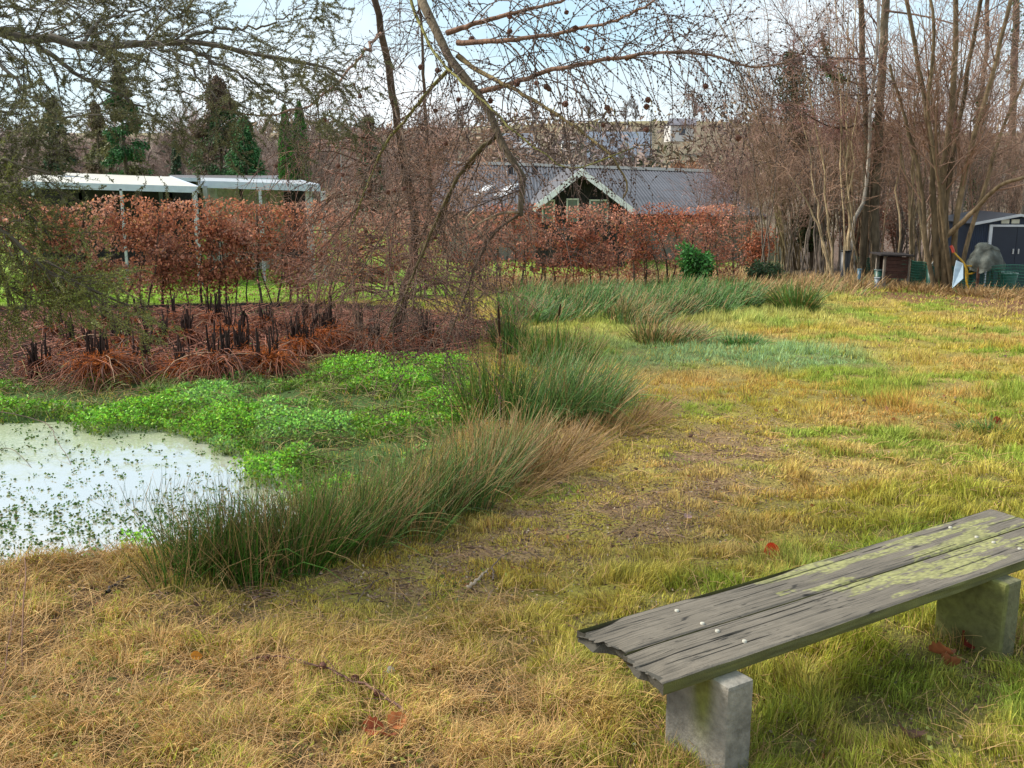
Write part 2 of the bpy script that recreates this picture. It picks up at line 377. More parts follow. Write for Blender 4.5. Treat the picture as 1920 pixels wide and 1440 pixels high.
def make_water():
    p = WATER.copy()
    c = p.mean(0)
    x0, x1, y0, y1 = -14, -1.0, 4.2, 11.5
    gx = np.linspace(x0, x1, 150); gy = np.linspace(y0, y1, 90); XX, YY = np.meshgrid(gx, gy); xx = XX.ravel(); yy = YY.ravel()
    keep = sdist(WATER, xx, yy) < 0.35
    id_ = np.arange(len(xx)).reshape(90, 150)
    q = np.stack([id_[:-1, :-1], id_[:-1, 1:], id_[1:, 1:], id_[1:, :-1]], -1).reshape(-1, 4)
    q = q[keep[q].all(1)]
    film = sstep(0.0, 1.0, (yy - 6.9 + (fbm(xx * 0.9, yy * 2.0, 12, 4) - 0.5) * 2.6) / 1.9)
    m = bpy.data.materials.new('pond_water'); m.use_nodes = True; t = m.node_tree; t.nodes.clear()
    out = t.nodes.new('ShaderNodeOutputMaterial'); w = t.nodes.new('ShaderNodeBsdfPrincipled'); d = t.nodes.new('ShaderNodeBsdfPrincipled')
    w.inputs['Base Color'].default_value = (0.44, 0.43, 0.385, 1); w.inputs['Roughness'].default_value = 0.06; w.inputs['IOR'].default_value = 3.0; w.inputs['Specular IOR Level'].default_value = 1.0  # pale base colour stands in for part of the white sky reflection
    nz = t.nodes.new('ShaderNodeTexNoise'); nz.inputs['Scale'].default_value = 60; nz.inputs['Detail'].default_value = 3
    cr = t.nodes.new('ShaderNodeValToRGB'); cr.color_ramp.elements[0].position = .35; cr.color_ramp.elements[1].position = .65; cr.color_ramp.elements[0].color = (0.22, 0.26, 0.15, 1); cr.color_ramp.elements[1].color = (0.38, 0.42, 0.29, 1)
    t.links.new(nz.outputs['Fac'], cr.inputs['Fac']); t.links.new(cr.outputs['Color'], d.inputs['Base Color'])
    d.inputs['Roughness'].default_value = 0.25; d.inputs['Specular IOR Level'].default_value = 0.5
    nb = t.nodes.new('ShaderNodeTexNoise'); nb.inputs['Scale'].default_value = 5; nb.inputs['Detail'].default_value = 3
    b = t.nodes.new('ShaderNodeBump'); b.inputs['Strength'].default_value = 0.06; b.inputs['Distance'].default_value = 0.02
    co = t.nodes.new('ShaderNodeTexCoord')
    t.links.new(co.outputs['Object'], nz.inputs['Vector']); t.links.new(co.outputs['Object'], nb.inputs['Vector'])
    t.links.new(nb.outputs['Fac'], b.inputs['Height']); t.links.new(b.outputs['Normal'], w.inputs['Normal'])
    a = t.nodes.new('ShaderNodeAttribute'); a.attribute_name = 'Col'
    n3 = t.nodes.new('ShaderNodeTexNoise'); n3.inputs['Scale'].default_value = 14; n3.inputs['Detail'].default_value = 6
    t.links.new(co.outputs['Object'], n3.inputs['Vector'])
    ad = t.nodes.new('ShaderNodeMath'); ad.operation = 'ADD'; sb = t.nodes.new('ShaderNodeMapRange'); sb.inputs['From Min'].default_value = 0.75; sb.inputs['From Max'].default_value = 1.45
    t.links.new(a.outputs['Color'], ad.inputs[0]); t.links.new(n3.outputs['Fac'], ad.inputs[1]); t.links.new(ad.outputs[0], sb.inputs['Value'])
    mx = t.nodes.new('ShaderNodeMixShader'); t.links.new(sb.outputs[0], mx.inputs[0]); t.links.new(w.outputs[0], mx.inputs[1]); t.links.new(d.outputs[0], mx.inputs[2]); t.links.new(mx.outputs[0], out.inputs['Surface'])
    o = mesh_obj('pond_water', np.stack([xx, yy, np.full(len(xx), WZ)], 1), None, q, np.repeat(film[:, None], 3, 1), m, smooth=True)
    tag(o, 'still pond water reflecting the sky, its whiteness partly painted in, with pale green duckweed', None, None, 'structure')
make_water()

# ------------------------------------------------------------------ lawn grass and other ground cover
def scatter(n, y0, y1, rng, p=1.0, wx=0.60, x0=2.6):
    y = y0 * (y1 / y0) ** (rng.random(n) ** p)
    x = rng.uniform(-1, 1, n) * (wx * y + x0)
    return x, y
def make_lawn():
    rng = rngs(1)
    n = 1850000
    x, y = scatter(n, 2.3, 30, rng, 1.0)
    z = zones(x, y)
    n1 = fbm(x * 2.1, y * 2.1, 50, 4); cl = fbm(x * 6, y * 6, 101, 3); n3 = fbm(x * 0.9, y * 0.9, 103, 4); n4 = fbm(x * 1.7, y * 1.7, 109, 4)
    dens = 0.85 * sstep(0.3, 0.58, cl) + 0.15
    dens = dens * (1 - 0.38 * z['bare']) * (1 - z['water']) * (1 - 0.97 * z['bed'] * (1 - z['beyond'])) * (1 - 0.9 * z['wet'] * (1 - z['beyond'])) * (1 - 0.75 * z['litter'])
    k = rng.random(n) < dens
    x, y, n1, cl, n3, n4 = x[k], y[k], n1[k], cl[k], n3[k], n4[k]; z = {a: b[k] for a, b in z.items()}; n = len(x)
    c = np.tile(lerp(YG, STRAW, 0.25), (n, 1))
    r = rng.random(n)
    c = mixc(c, STRAW + 0 * c, sstep(0.0, 0.25, n3 - 0.42 + (r - 0.5) * 0.25) * 0.75)
    c = mixc(c, ORANGE + 0 * c, np.clip(z['orange'] * 0.8 + 0.5 * sstep(0.55, 0.66, n4), 0, 1) * (rng.random(n) < 0.5))
    c = mixc(c, GREEN * 1.3 + 0 * c, sstep(0.56, 0.66, fbm(x * 1.1, y * 1.1, 107, 3) + (r - 0.5) * 0.1) * 0.8)
    lg = z['lush'] * sstep(0.30, 0.55, n4 + (r - 0.5) * 0.2)
    c = mixc(c, lerp(GREEN, YG, 0.62) + 0 * c, lg * (rng.random(n) < 0.62))
    c = mixc(c, BLUEG + 0 * c, z['blue'] * (rng.random(n) < 0.8)); c = mixc(c, lerp(BLUEG, YG, 0.5) + 0 * c, z['wetg'] * 0.7)
    st = z['straw'] * (1 - z['lush'] * 0.6)
    sc = np.where((rng.random(n) < 0.16 + 0.3 * sstep(0.5, 0.65, n4))[:, None], lerp(YG, GREEN, 0.35), lerp(STRAW, ORANGE, 0.2) * (0.8 + 0.4 * rng.random(n))[:, None])
    c = c * (1 - st[:, None]) + sc * st[:, None]
    c = mixc(c, np.array([0.26, 0.42, 0.045]) + 0 * c, z['beyond']); c = mixc(c, np.array([0.2, 0.12, 0.08]) + 0 * c, z['beyond'] * sstep(4, 8, x - (y - 24) * .2))
    c = np.clip(c * (0.35 + 1.25 * rng.random(n))[:, None], 0, .82)
    tuft = sstep(0.35, 0.75, cl)
    H = (0.018 + 0.032 * tuft) * rng.uniform(0.4, 1.6, n) * (1 + .8 * sstep(.56, .66, fbm(x * 1.6, y * 1.6, 119, 3)) * (y > 5))
    H = H * (1 + 0.9 * st + 0.7 * z['lush'] + 0.5 * z['wetg'] + 0.5 * sstep(0.6, 0.75, n1)) * (1 - 0.45 * z['bare']) * (1 - 0.3 * z['beyond'])
    zt = terrain(x, y)
    ld = fbm(x * 3, y * 3, 120, 3) * 14 + rng.normal(size=n) * 0.9
    lean = np.clip(rng.uniform(0.15, 0.8, n) + 0.25 * st, 0, 0.97)
    wd = np.maximum(0.0030, y / 1013 * 0.9) * rng.uniform(0.6, 1.4, n)
    B = np.stack([x, y, zt - 0.004], 1)
    for (a, b, dx) in ((1325, 1450, .0), (1385, 1435, .0), (1270, 1440, 0), (1850, 1215, 0), (1890, 1200, 0), (1810, 1195, .0), (1930, 1190, .0)):
        q = G(a, b); mm = 420; xx = q[0] + rng.normal(size=mm) * .09; yy = q[1] + rng.normal(size=mm) * .05
        B = np.concatenate([B, np.stack([xx, yy, terrain(xx, yy) - .004], 1)]); H = np.concatenate([H, rng.uniform(.04, .13, mm)]); wd = np.concatenate([wd, rng.uniform(.002, .0042, mm)]); lean = np.concatenate([lean, rng.uniform(.1, .8, mm)]); ld = np.concatenate([ld, rng.uniform(0, 6.28, mm)])
        c = np.concatenate([c, np.where(rng.random((mm, 1)) < .5, STRAW, lerp(GREEN, YG, .4)) * rng.uniform(.4, 1.3, (mm, 1))]); y = np.concatenate([y, yy])
    near = y < 9
    mb = MB()
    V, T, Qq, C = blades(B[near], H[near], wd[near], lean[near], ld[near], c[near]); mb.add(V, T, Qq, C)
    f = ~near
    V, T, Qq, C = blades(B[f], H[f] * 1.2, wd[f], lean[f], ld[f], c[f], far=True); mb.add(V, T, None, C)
    o = mb.build('lawn_grass', M_GRASS)
    tag(o, 'short mixed yellow, green and straw grass covering the lawn', 'grass', None, 'stuff')
    # long dry straws lying over the near left grass
    n = 175000; x, y = scatter(n, 2.3, 9, rng, 0.9); z = zones(x, y)
    k = rng.random(n) < (z['straw'] * (0.25 + 0.75 * sstep(0.4, 0.6, fbm(x * 1.8, y * 1.8, 130, 3))) + 0.05 * z['lush'] + 0.03) * (1 - z['wet'])
    x, y = x[k], y[k]; n = len(x)
    a = rng.uniform(0, 6.28, n); L = rng.uniform(0.05, 0.19, n); h0 = rng.uniform(0.0, 0.05, n)
    B = np.stack([x, y, terrain(x, y) + h0], 1); el = rng.normal(size=n) * 0.28 + 0.25
    d = np.stack([np.cos(a) * np.cos(el), np.sin(a) * np.cos(el), np.sin(el)], 1)
    K = 4; pts = [B]
    for q in range(K - 1):
        B = B + d * (L / (K - 1))[:, None]; d = nrm(d + rng.normal(size=(n, 3)) * 0.16 + np.array([0, 0, -0.10])); pts.append(B)
    P = np.stack(pts, 1); P[:, :, 2] = np.maximum(P[:, :, 2], terrain(P[:, :, 0].ravel(), P[:, :, 1].ravel()).reshape(n, K) + 0.004)
    rr = np.maximum(0.0011, y / 1013 * 0.33)[:, None] * np.array([1, 1, 0.8, 0.5])
    c = np.clip(STRAW * rng.uniform(0.5, 1.5, (n, 1)) * np.array([1, 1.0, 1.1]), 0, .85)
    V, Qq, C = tubes(P, rr, 3, c); o = mesh_obj('dry_straw', V, None, Qq, C, M_GRASS)
    tag(o, 'tangle of dead straw coloured grass in the near corner', 'dry grass', None, 'stuff')
    # small broad leaves creeping among the straw
    n = 5200; x, y = scatter(n, 2.3, 6, rng); z = zones(x, y)
    k = rng.random(n) < z['straw'] * sstep(0.50, 0.60, fbm(x * 2.2 + 5, y * 2.2, 140, 3)) + 0.02
    x, y = x[k], y[k]; n = len(x); B = np.stack([x, y, terrain(x, y) + rng.uniform(0.02, 0.07, n)], 1)
    ex = [G(a, b)[:2] for a, b in ((40, 1300), (110, 1330), (60, 1390), (170, 1400), (10, 1360), (260, 1335), (330, 1350), (390, 1330), (420, 1300), (120, 1430), (230, 1290), (860, 1120), (700, 1430), (610, 1420), (1660, 1290), (1720, 1430))]
    ex = np.concatenate([e + rng.normal(size=(60, 2)) * .13 for e in ex]); x = np.concatenate([x, ex[:, 0]]); y = np.concatenate([y, ex[:, 1]]); n = len(x); B = np.stack([x, y, terrain(x, y) + rng.uniform(0.01, 0.06, n)], 1)
    c = np.array([0.24, 0.27, 0.06]) * rng.uniform(0.3, 1.4, (n, 1)) + np.array([0.1, 0.07, 0.0]) * (rng.random((n, 1)) < 0.3)
    V, Qq, C = leaves(B, rdir(n, rng, 0.15, 0.5), rng.uniform(0.014, 0.034, n), rng.uniform(0.010, 0.022, n), c, rng, 0.8)
    o = mesh_obj('creeping_weeds', V, None, Qq, C, M_LEAF); tag(o, 'small green weed leaves creeping through the dead grass', 'weeds', None, 'stuff')
    # fallen leaves
    n = 40000; x, y = scatter(n, 2.4, 27, rng); z = zones(x, y)
    k = rng.random(n) < np.clip(z['litter'] * 1.0 + z['bed'] * 1.0 + 0.03 + 0.06 * z['bare'] * (y < 9), 0, 1) * (1 - z['water']) * (1 - z['beyond'])
    x, y = x[k], y[k]; n = len(x); B = np.stack([x, y, terrain(x, y) + rng.uniform(0.005, 0.035, n)], 1)
    pal = np.array([[0.24, 0.12, 0.09], [0.16, 0.09, 0.07], [0.38, 0.15, 0.06], [0.30, 0.20, 0.17], [0.46, 0.22, 0.10], [0.09, 0.05, 0.04]])
    c = pal[rng.integers(0, 6, n)] * rng.uniform(0.6, 1.3, (n, 1)) * (1 - .6 * (sdist(BED, x, y) < 0))[:, None]
    sz = rng.uniform(0.02, 0.06, n)
    sz = sz * np.where(y < 8, 0.6, 1)
    V, Qq, C = leaves(B, rdir(n, rng, 0.1, 0.45), sz, sz * 0.65, c, rng, 0.7)
    o = mesh_obj('leaf_litter', V, None, Qq, C, M_DEAD); tag(o, 'brown fallen leaf litter strewn under the hedge and trees', 'leaf litter', None, 'stuff')
    # crumbs, twigs and dead stems on the trodden soil
    n = 26000; x, y = scatter(n, 3.6, 11, rng); z = zones(x, y)
    k = rng.random(n) < z['bare'] * 0.9 + 0.05 * z['straw']
    x, y = x[k], y[k]; n = len(x); B = np.stack([x, y, terrain(x, y) + 0.006], 1); a = rng.uniform(0, 6.28, n); L = rng.uniform(0.012, 0.07, n) * rng.choice([1, 1, 2.2], n)
    d = np.stack([np.cos(a), np.sin(a), rng.normal(size=n) * 0.12], 1); P = np.stack([B, B + d * L[:, None] / 2 + rng.normal(size=(n, 3)) * 0.004, B + d * L[:, None]], 1)
    P[:, :, 2] = np.maximum(P[:, :, 2], terrain(P[:, :, 0].ravel(), P[:, :, 1].ravel()).reshape(n, 3) + 0.003)
    c = np.array([0.16, 0.10, 0.07]) * rng.uniform(0.35, 2.3, (n, 1))
    mb = MB(); V, Qq, C = tubes(P, rng.uniform(0.001, 0.0032, n)[:, None] * np.ones((1, 3)), 4, c); mb.add(V, None, Qq, C)
    n = 300000; x, y = scatter(n, 2.3, 14, rng); z = zones(x, y); k = rng.random(n) < (z['bare'] * .55 + .30) * (1 - z['water']) * (1 - z['wet']); x, y = x[k], y[k]; n = len(x)
    pal = np.array([[.10, .06, .045], [.30, .20, .13], [.17, .10, .07], [.42, .33, .24], [.30, .30, .06], [.22, .13, .09]]); sz = rng.uniform(.006, .022, n)
    V, Qq, C = leaves(np.stack([x, y, terrain(x, y) + rng.uniform(.004, .016, n)], 1), rdir(n, rng, .1, .4), sz, sz * .5, pal[rng.integers(0, 6, n)] * rng.uniform(.5, 1.3, (n, 1)), rng, .6); mb.add(V, None, Qq, C)
    o = mb.build('twig_litter', M_TWIG)
    tag(o, 'broken twigs and crumbs littering the trodden soil', 'twig litter', None, 'stuff')
make_lawn()

def make_cress():
    rng = rngs(2)
    n = 300000; y = rng.uniform(5.0, 12.5, n); x = rng.uniform(-8, 0.3, n); z = zones(x, y)
    edge = sdist(WATER, x, y); wd_ = sdist(WET, x, y)
    nzz = fbm(x * 1.6, y * 1.6, 150, 4)
    inside = (edge > -0.05 - 0.35 * sstep(0.5, 0.7, nzz)) & (wd_ < 0.15)
    dens = sstep(0.36, 0.56, nzz + .10 * (fbm(x * 5, y * 5, 155, 2) - .5)) * inside * sstep(0.45, 0.0, wd_ + 0.25)
    dens = np.where(x < -4.0, dens * 0.75 * sstep(0.34, 0.52, nzz), dens)
    dens = np.where(y < 6.6, dens * np.where((x < -2.6), .12, 1), dens)
    k = rng.random(n) < dens
    x, y, nzz = x[k], y[k], nzz[k]; n = len(x)
    hh = (0.01 + 0.17 * sstep(0.40, 0.7, nzz)) * rng.random(n) ** 0.7
    B = np.stack([x, y, np.maximum(terrain(x, y), WZ) + hh], 1)
    c = np.array([0.16, 0.38, 0.035]) * rng.uniform(0.25, 1.5, (n, 1)) * (.55 + .9 * hh / .18)[:, None] + np.array([0.13, 0.08, 0.0]) * (rng.random((n, 1)) < 0.25) + np.array([0.03, 0.02, 0.05]) * (fbm(x, y, 160, 2) > 0.58)[:, None]
    V, Qq, C = leaves(B, rdir(n, rng, 0.25, 0.5), rng.uniform(0.018, 0.044, n), rng.uniform(0.012, 0.027, n), c, rng, 0.6)
    mb = MB().add(V, None, Qq, C)
    m = n // 3; B2 = B[:m].copy(); B2[:, 2] -= hh[:m]
    V, T, Qq, C = blades(B2, np.full(m, 0.09) * rng.uniform(0.6, 1.8, m), 0.005, rng.uniform(0.3, 0.95, m), rng.uniform(0, 6.28, m), np.array([0.30, 0.38, 0.10]) * rng.uniform(0.4, 1.4, (m, 1)))
    mb.add(V, T, Qq, C); o = mb.build('water_weeds', M_LEAF)
    tag(o, 'bright green cress like weeds spreading over the pond margin', 'water weeds', None, 'stuff')
    n = 3800; x = rng.uniform(-6.5, 0.2, n); y = rng.uniform(6.2, 12.2, n); k = (sdist(WET, x, y) < .3) & (sdist(WATER, x, y) > .1); x, y = x[k], y[k]; n = len(x)
    a = rng.uniform(0, 6.28, n); L = rng.uniform(.06, .32, n); o_ = np.stack([x, y, np.maximum(terrain(x, y), WZ) + rng.uniform(.03, .13, n)], 1); d_ = np.stack([np.cos(a), np.sin(a), rng.normal(size=n) * .3], 1)
    P = np.stack([o_, o_ + d_ * L[:, None] * .5 + [0, 0, .02], o_ + d_ * L[:, None] - [0, 0, .01]], 1); V, Qq, C = tubes(P, np.full((n, 3), .0034), 3, np.array([[.42, .36, .16], [.20, .26, .07], [.22, .13, .07]])[rng.integers(0, 3, n)] * rng.uniform(.5, 1.3, (n, 1)))
    tag(mesh_obj('trailing_stems', V, None, Qq, C, M_GRASS), 'pale trailing stems tangled through the pond margin weeds', 'weed stems', None, 'stuff')
    # floating leaves: small clumps scattered on the open water, denser towards the near bank
    n = 9500; y = rng.uniform(4.9, 9.5, n); x = rng.uniform(-7, -1.6, n)
    k = (sdist(WATER, x, y) < -0.03) & (rng.random(n) < 0.18 + 0.75 * sstep(7.6, 6.0, y) * sstep(0.35, 0.6, fbm(x * 1.2, y * 1.2, 170, 3) + 0.1))
    x, y = x[k], y[k]; n = len(x); s = rng.integers(2, 6, n); xi = np.repeat(x, s); yi = np.repeat(y, s); m = len(xi)
    B = np.stack([xi + rng.normal(size=m) * 0.012, yi + rng.normal(size=m) * 0.012, WZ + rng.uniform(0.003, 0.018, m)], 1)
    c = np.array([0.07, 0.14, 0.03]) * rng.uniform(0.4, 1.6, (m, 1)) + np.array([0.06, 0.02, 0.01]) * (rng.random((m, 1)) < 0.25)
    V, Qq, C = leaves(B, rdir(m, rng, 0.1, 0.25), rng.uniform(0.012, 0.032, m), rng.uniform(0.010, 0.022, m), c, rng, 0.95)
    o = mesh_obj('floating_leaves', V, None, Qq, C, M_LEAF); tag(o, 'small dark green leaves floating scattered on the pond', 'pond leaves', None, 'stuff')
make_cress()

def wb(mb, name, mat, root, smooth=False): return mb.build(name, mat, root, smooth, loc=np.array(root.location))

# ------------------------------------------------------------------ bench
def make_bench():
    zt = 0.40
    A = on_z(1093, 1176, zt)[:2]; Cc = on_z(1848, 955, zt)[:2]
    ld = (Cc - A) / np.linalg.norm(Cc - A); wdv = np.array([ld[1], -ld[0]]); L = float(np.linalg.norm(Cc - A)) + 0.03
    root = thing('bench', [*(A + ld * L / 2 + wdv * 0.22), 0.0], 'low weathered bench of two cracked grey planks with yellow lichen on concrete blocks', 'bench')
    rng = rngs(7)
    M_PL = mat_col('weathered_wood', 0.75, 0, 0.3, noise=0.12, nscale=14, bump=0.25, bscale=160)
    def plank(w0, w1, seed, taper_end):
        n = 760; th = 0.048; W_ = w1 - w0
        tw = np.linspace(0, 1, 110); sec = [(a, 0.0, 0) for a in tw]
        sec += [(1.0, -k, 1) for k in (0.12, 0.3, 0.5, 0.7, 0.9)] + [(a, -1.0, 2) for a in np.linspace(1, 0, 8)] + [(0.0, -k, 3) for k in (0.9, 0.7, 0.5, 0.3, 0.12)]
        sec = np.array(sec); m = len(sec)
        s = np.linspace(0, 1, n) ** 1.0
        S, J = np.meshgrid(s, np.arange(m), indexing='ij')
        wa = sec[J, 0]; hb = sec[J, 1]; kd = sec[J, 2]
        end0 = -0.02 + 0.032 * (vn(wa * 7, wa * 0 + seed, seed) - 0.3) + 0.025 * (vn(wa * 22, hb * 2, seed + 1) - 0.5) + taper_end * (wa if seed == 1 else 1 - wa) * 0.0
        if seed == 1: end0 = end0 + 0.045 * sstep(0.35, 0.9, wa) - 0.01
        else: end0 = end0 + 0.02 * sstep(0.3, 0.0, wa)
        end0 = end0 + 0.02 * (-hb) * (vn(wa * 5, hb, seed + 9))
        end1 = L + 0.006 * (vn(wa * 12, wa * 0, seed + 3) - 0.5)
        x_ = end0 + (end1 - end0) * S
        wy = w0 + W_ * wa
        gr = vn(x_ * 5.0, wy * 190, seed + 5) * 0.5 + vn(x_ * 9, wy * 330, seed + 6) * 0.3 + vn(x_ * 2, wy * 90, seed + 8) * 0.4
        crack = np.zeros_like(x_)
        for q in range(11):
            c0 = rng.uniform(0.02, 0.98); x0 = rng.uniform(-0.1, L); ln = rng.uniform(0.12, 0.7)
            cw = c0 + 0.03 * np.sin((x_ - x0) * 3.1 + q)
            crack = np.maximum(crack, np.exp(-((wa - cw) / 0.008)**2) * sstep(ln, ln * 0.6, np.abs(x_ - x0 - ln / 2) * 2))
        rot = sstep(0.16, -0.02, x_ + 0.10 * (vn(wa * 6, x_ * 6, seed + 7) - 0.5)) 
        rot2 = np.zeros_like(x_)
        if seed == 1: rot2 = sstep(0.16, 0.02, wa) * sstep(0.30, 0.62, vn(x_ * 3.2, wa * 2, 77)) * sstep(1.5, 0.7, x_)
        top = (kd == 0)
        dz = -0.0022 * gr - 0.008 * crack - rot * (0.003 + 0.010 * vn(wa * 9, x_ * 14, seed + 11)) - 0.018 * rot2
        edge = np.minimum(wa, 1 - wa) * W_
        dz = dz - 0.006 * sstep(0.010, 0.0, edge)
        z_ = np.where(top, dz, hb * th)
        wy = wy + np.where(kd == 1, 0.003 * vn(x_ * 10, hb * 9, seed + 13), 0) + 0.004 * (vn(x_ * 4, hb * 3, seed + 14) - 0.5) * (kd != 0)
        sag = -0.006 * np.sin(np.clip(x_ / L, 0, 1) * math.pi)
        P = A[None, None] + ld * x_[..., None] + wdv * wy[..., None]
        V = np.concatenate([P, (zt + z_ + sag)[..., None]], -1).reshape(-1, 3)
        cg = np.array([0.165, 0.142, 0.110])
        fine = vn(x_ * 7, wy * 420, seed + 21); rdg = np.abs(vn(x_ * 1.6, wy * 85, seed + 22) - .5); rdg2 = np.abs(vn(x_ * 2.6 + 9, wy * 150, seed + 23) - .5); fc = np.maximum(sstep(.035, .008, rdg), .8 * sstep(.03, .006, rdg2)) * top; c = cg * (0.62 + 0.30 * gr + .22 * fine + .25 * (fbm(x_ * 2.5, wy * 9, seed + 25, 3) - .5))[..., None]; c = c * (1 - .78 * fc)[..., None]
        c = c * (1 - 0.75 * crack)[..., None]
        c = lerp(c, c * np.array([0.42, 0.42, 0.40]), (rot2 * 0.8 + rot * 0.35)[..., None])
        reg = sstep(0.75, 1.15, x_) * sstep(2.6, 1.9, x_) if seed == 1 else sstep(0.95, 1.35, x_)
        if seed == 2: reg = reg * sstep(0.88, 0.7, wa)
        ln = fbm(x_ * 3.6, wy * 24, 200 + seed, 4) - 0.10 * gr + 0.05 * vn(x_ * 60, wy * 110, 3)
        li = sstep(0.44, 0.52, ln + 0.25 * (reg - 0.82)) * (reg > 0.05) * top * (1 - crack)
        lc = np.array([0.33, 0.33, 0.12]) * (0.55 + 0.7 * vn(x_ * 60, wy * 120, 5) * (1 - .5 * fc))[..., None]; li = li * sstep(.22, .5, vn(x_ * 45, wy * 150, 15) + .25 * vn(x_ * 12, wy * 40, 16))
        c = lerp(c, lc, (li * 0.72)[..., None])
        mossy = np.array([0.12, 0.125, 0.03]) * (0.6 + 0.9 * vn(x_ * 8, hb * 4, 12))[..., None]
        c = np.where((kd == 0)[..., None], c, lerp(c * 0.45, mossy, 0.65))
        idx = np.arange(n * m).reshape(n, m)
        a = idx[:-1]; b = idx[1:]
        Q = np.stack([a, b, np.roll(b, -1, 1), np.roll(a, -1, 1)], -1).reshape(-1, 4)
        mb = MB(); mb.add(V, None, Q, c.reshape(-1, 3))
        for e, fl in ((0, 1), (n - 1, -1)):      # end grain caps
            ring = V[idx[e]]; cc = ring.mean(0) + np.array([*ld, 0]) * (0.012 if fl > 0 else 0)
            T = [[m, (k + 1) % m, k] if fl > 0 else [m, k, (k + 1) % m] for k in range(m)]
            mb.add(np.vstack([ring, cc]), T, None, np.array([0.055, 0.05, 0.038]))
        o = wb(mb, 'seat_plank', M_PL, root)
        return o
    pb = plank(0.0, 0.222, 1, 1); pf = plank(0.230, 0.452, 2, 1)
    pb['label'] = 'rear seat plank with rotted edge'; pf['label'] = 'front seat plank with mossy side'
    # bolts
    for pl, pts in ((pb, [(1269, 1144), (1317, 1168), (1782, 988), (1831, 1006)]), (pf, [(1345, 1182), (1396, 1201), (1863, 1016), (1912, 1028)])):
        for a, b in pts:
            p = on_z(a, b, zt + 0.0); mb = MB()
            th_ = np.arange(12) * math.pi / 6; V = [[0, 0, 0.0015]]
            for r, h in ((0.005, 0.0010), (0.0080, 0.0), (0.0085, -0.012)): V += [[r * math.cos(t), r * math.sin(t), h] for t in th_]
            T = [[0, 1 + k, 1 + (k + 1) % 12] for k in range(12)]; Q = [[1 + l * 12 + k, 13 + l * 12 + k, 13 + l * 12 + (k + 1) % 12, 1 + l * 12 + (k + 1) % 12] for l in range(2) for k in range(12)]
            mb.add(np.array(V) + np.array([p[0], p[1], zt + 0.001]), T, Q, (0.42, 0.40, 0.33))
            wb(mb, 'bolt_head', M_PAINT, pl if False else root, True).parent = root
    # concrete blocks
    M_CON = mat_col('concrete', 0.9, 0, 0.2, noise=0.25, nscale=35, bump=0.3, bscale=90)
    for (cx, cy), seed in (((1366, 1291), 1), ((1886, 1098), 2)):
        p = on_z(cx, cy, 0.35)[:2]; T_, Wd = 0.115, 0.30
        mb = MB(); nu = 26
        # rounded block as a grid box
        def face(o, du, dv, nu_, nv_):
            U, Vv = np.meshgrid(np.linspace(0, 1, nu_), np.linspace(0, 1, nv_), indexing='ij')
            Pp = o + U[..., None] * du + Vv[..., None] * dv
            i = np.arange(nu_ * nv_).reshape(nu_, nv_)
            Q = np.stack([i[:-1, :-1], i[1:, :-1], i[1:, 1:], i[:-1, 1:]], -1).reshape(-1, 4)
            return Pp.reshape(-1, 3), Q
        l3 = np.array([*ld, 0]); w3 = np.array([*wdv, 0]); up = np.array([0, 0, 1.0]); z0 = gz(*p) - 0.06; H_ = 0.350 - z0
        o = np.array([*p, z0])
        ctr = o + l3 * T_ / 2 - w3 * Wd / 2 + up * H_ / 2
        for (oo, du, dv, a_, b_) in ((o, -w3 * Wd, up * H_, 26, 34), (o, up * H_, l3 * T_, 34, 12), (o + l3 * T_, up * H_, -w3 * Wd, 34, 26), (o - w3 * Wd, l3 * T_, up * H_, 12, 34), (o + up * H_, -w3 * Wd, l3 * T_, 26, 12)):
            V, Q = face(oo, du, dv, a_, b_)
            q = V - ctr; la = q @ l3; lw = q @ w3; lz = q @ up
            # soften corners and roughen
            r_ = 0.008; ea = np.clip(np.abs(la) - (T_ / 2 - r_), 0, 1); ew = np.clip(np.abs(lw) - (Wd / 2 - r_), 0, 1); ez = np.clip(lz - (H_ / 2 - r_), 0, 1)
            nn = np.stack([ea, ew, ez], 1); dlen = np.linalg.norm(nn, axis=1); k = np.where(dlen > r_, (dlen - r_) / np.maximum(dlen, 1e-9), 0)
            V = V - (np.sign(la) * ea * k)[:, None] * l3 - (np.sign(lw) * ew * k)[:, None] * w3 - (ez * k)[:, None] * up
            rough = (fbm(V[:, 2] * 40 + V[:, 0] * 31, V[:, 1] * 40 + V[:, 0] * 17, 300 + seed, 3) - 0.5) * 0.003
            V = V + nrm(q) * rough[:, None]
            n_ = fbm(V[:, 2] * 10, (V[:, 0] + V[:, 1]) * 10, 310, 4)
            c = np.array([0.22, 0.205, 0.175]) * (0.5 + 0.9 * n_)[:, None] * (1 if seed == 1 else .6)
            st = np.exp(-((lw + 0.02 - 0.05 * (seed == 1)) / 0.045)**2) * sstep(-0.1, 0.15, lz) if seed == 1 else np.ones(len(V)) * 0.75
            st = st * (0.5 + n_) * np.where(np.abs(la + T_ / 2) < 0.03, 1, 0.45)
            c = lerp(c, np.array([0.17, 0.18, 0.035]), np.clip(st, 0, 0.9)[:, None])
            c = lerp(c, np.array([0.10, 0.095, 0.06]), (sstep(-0.08, -0.2, lz) * 0.5)[:, None])
            mb.add(V, None, Q, c)
        wb(mb, 'concrete_leg', M_CON, root)['label'] = 'concrete block leg with a green algae streak' if seed == 1 else 'far concrete block leg, mossy green'
make_bench()

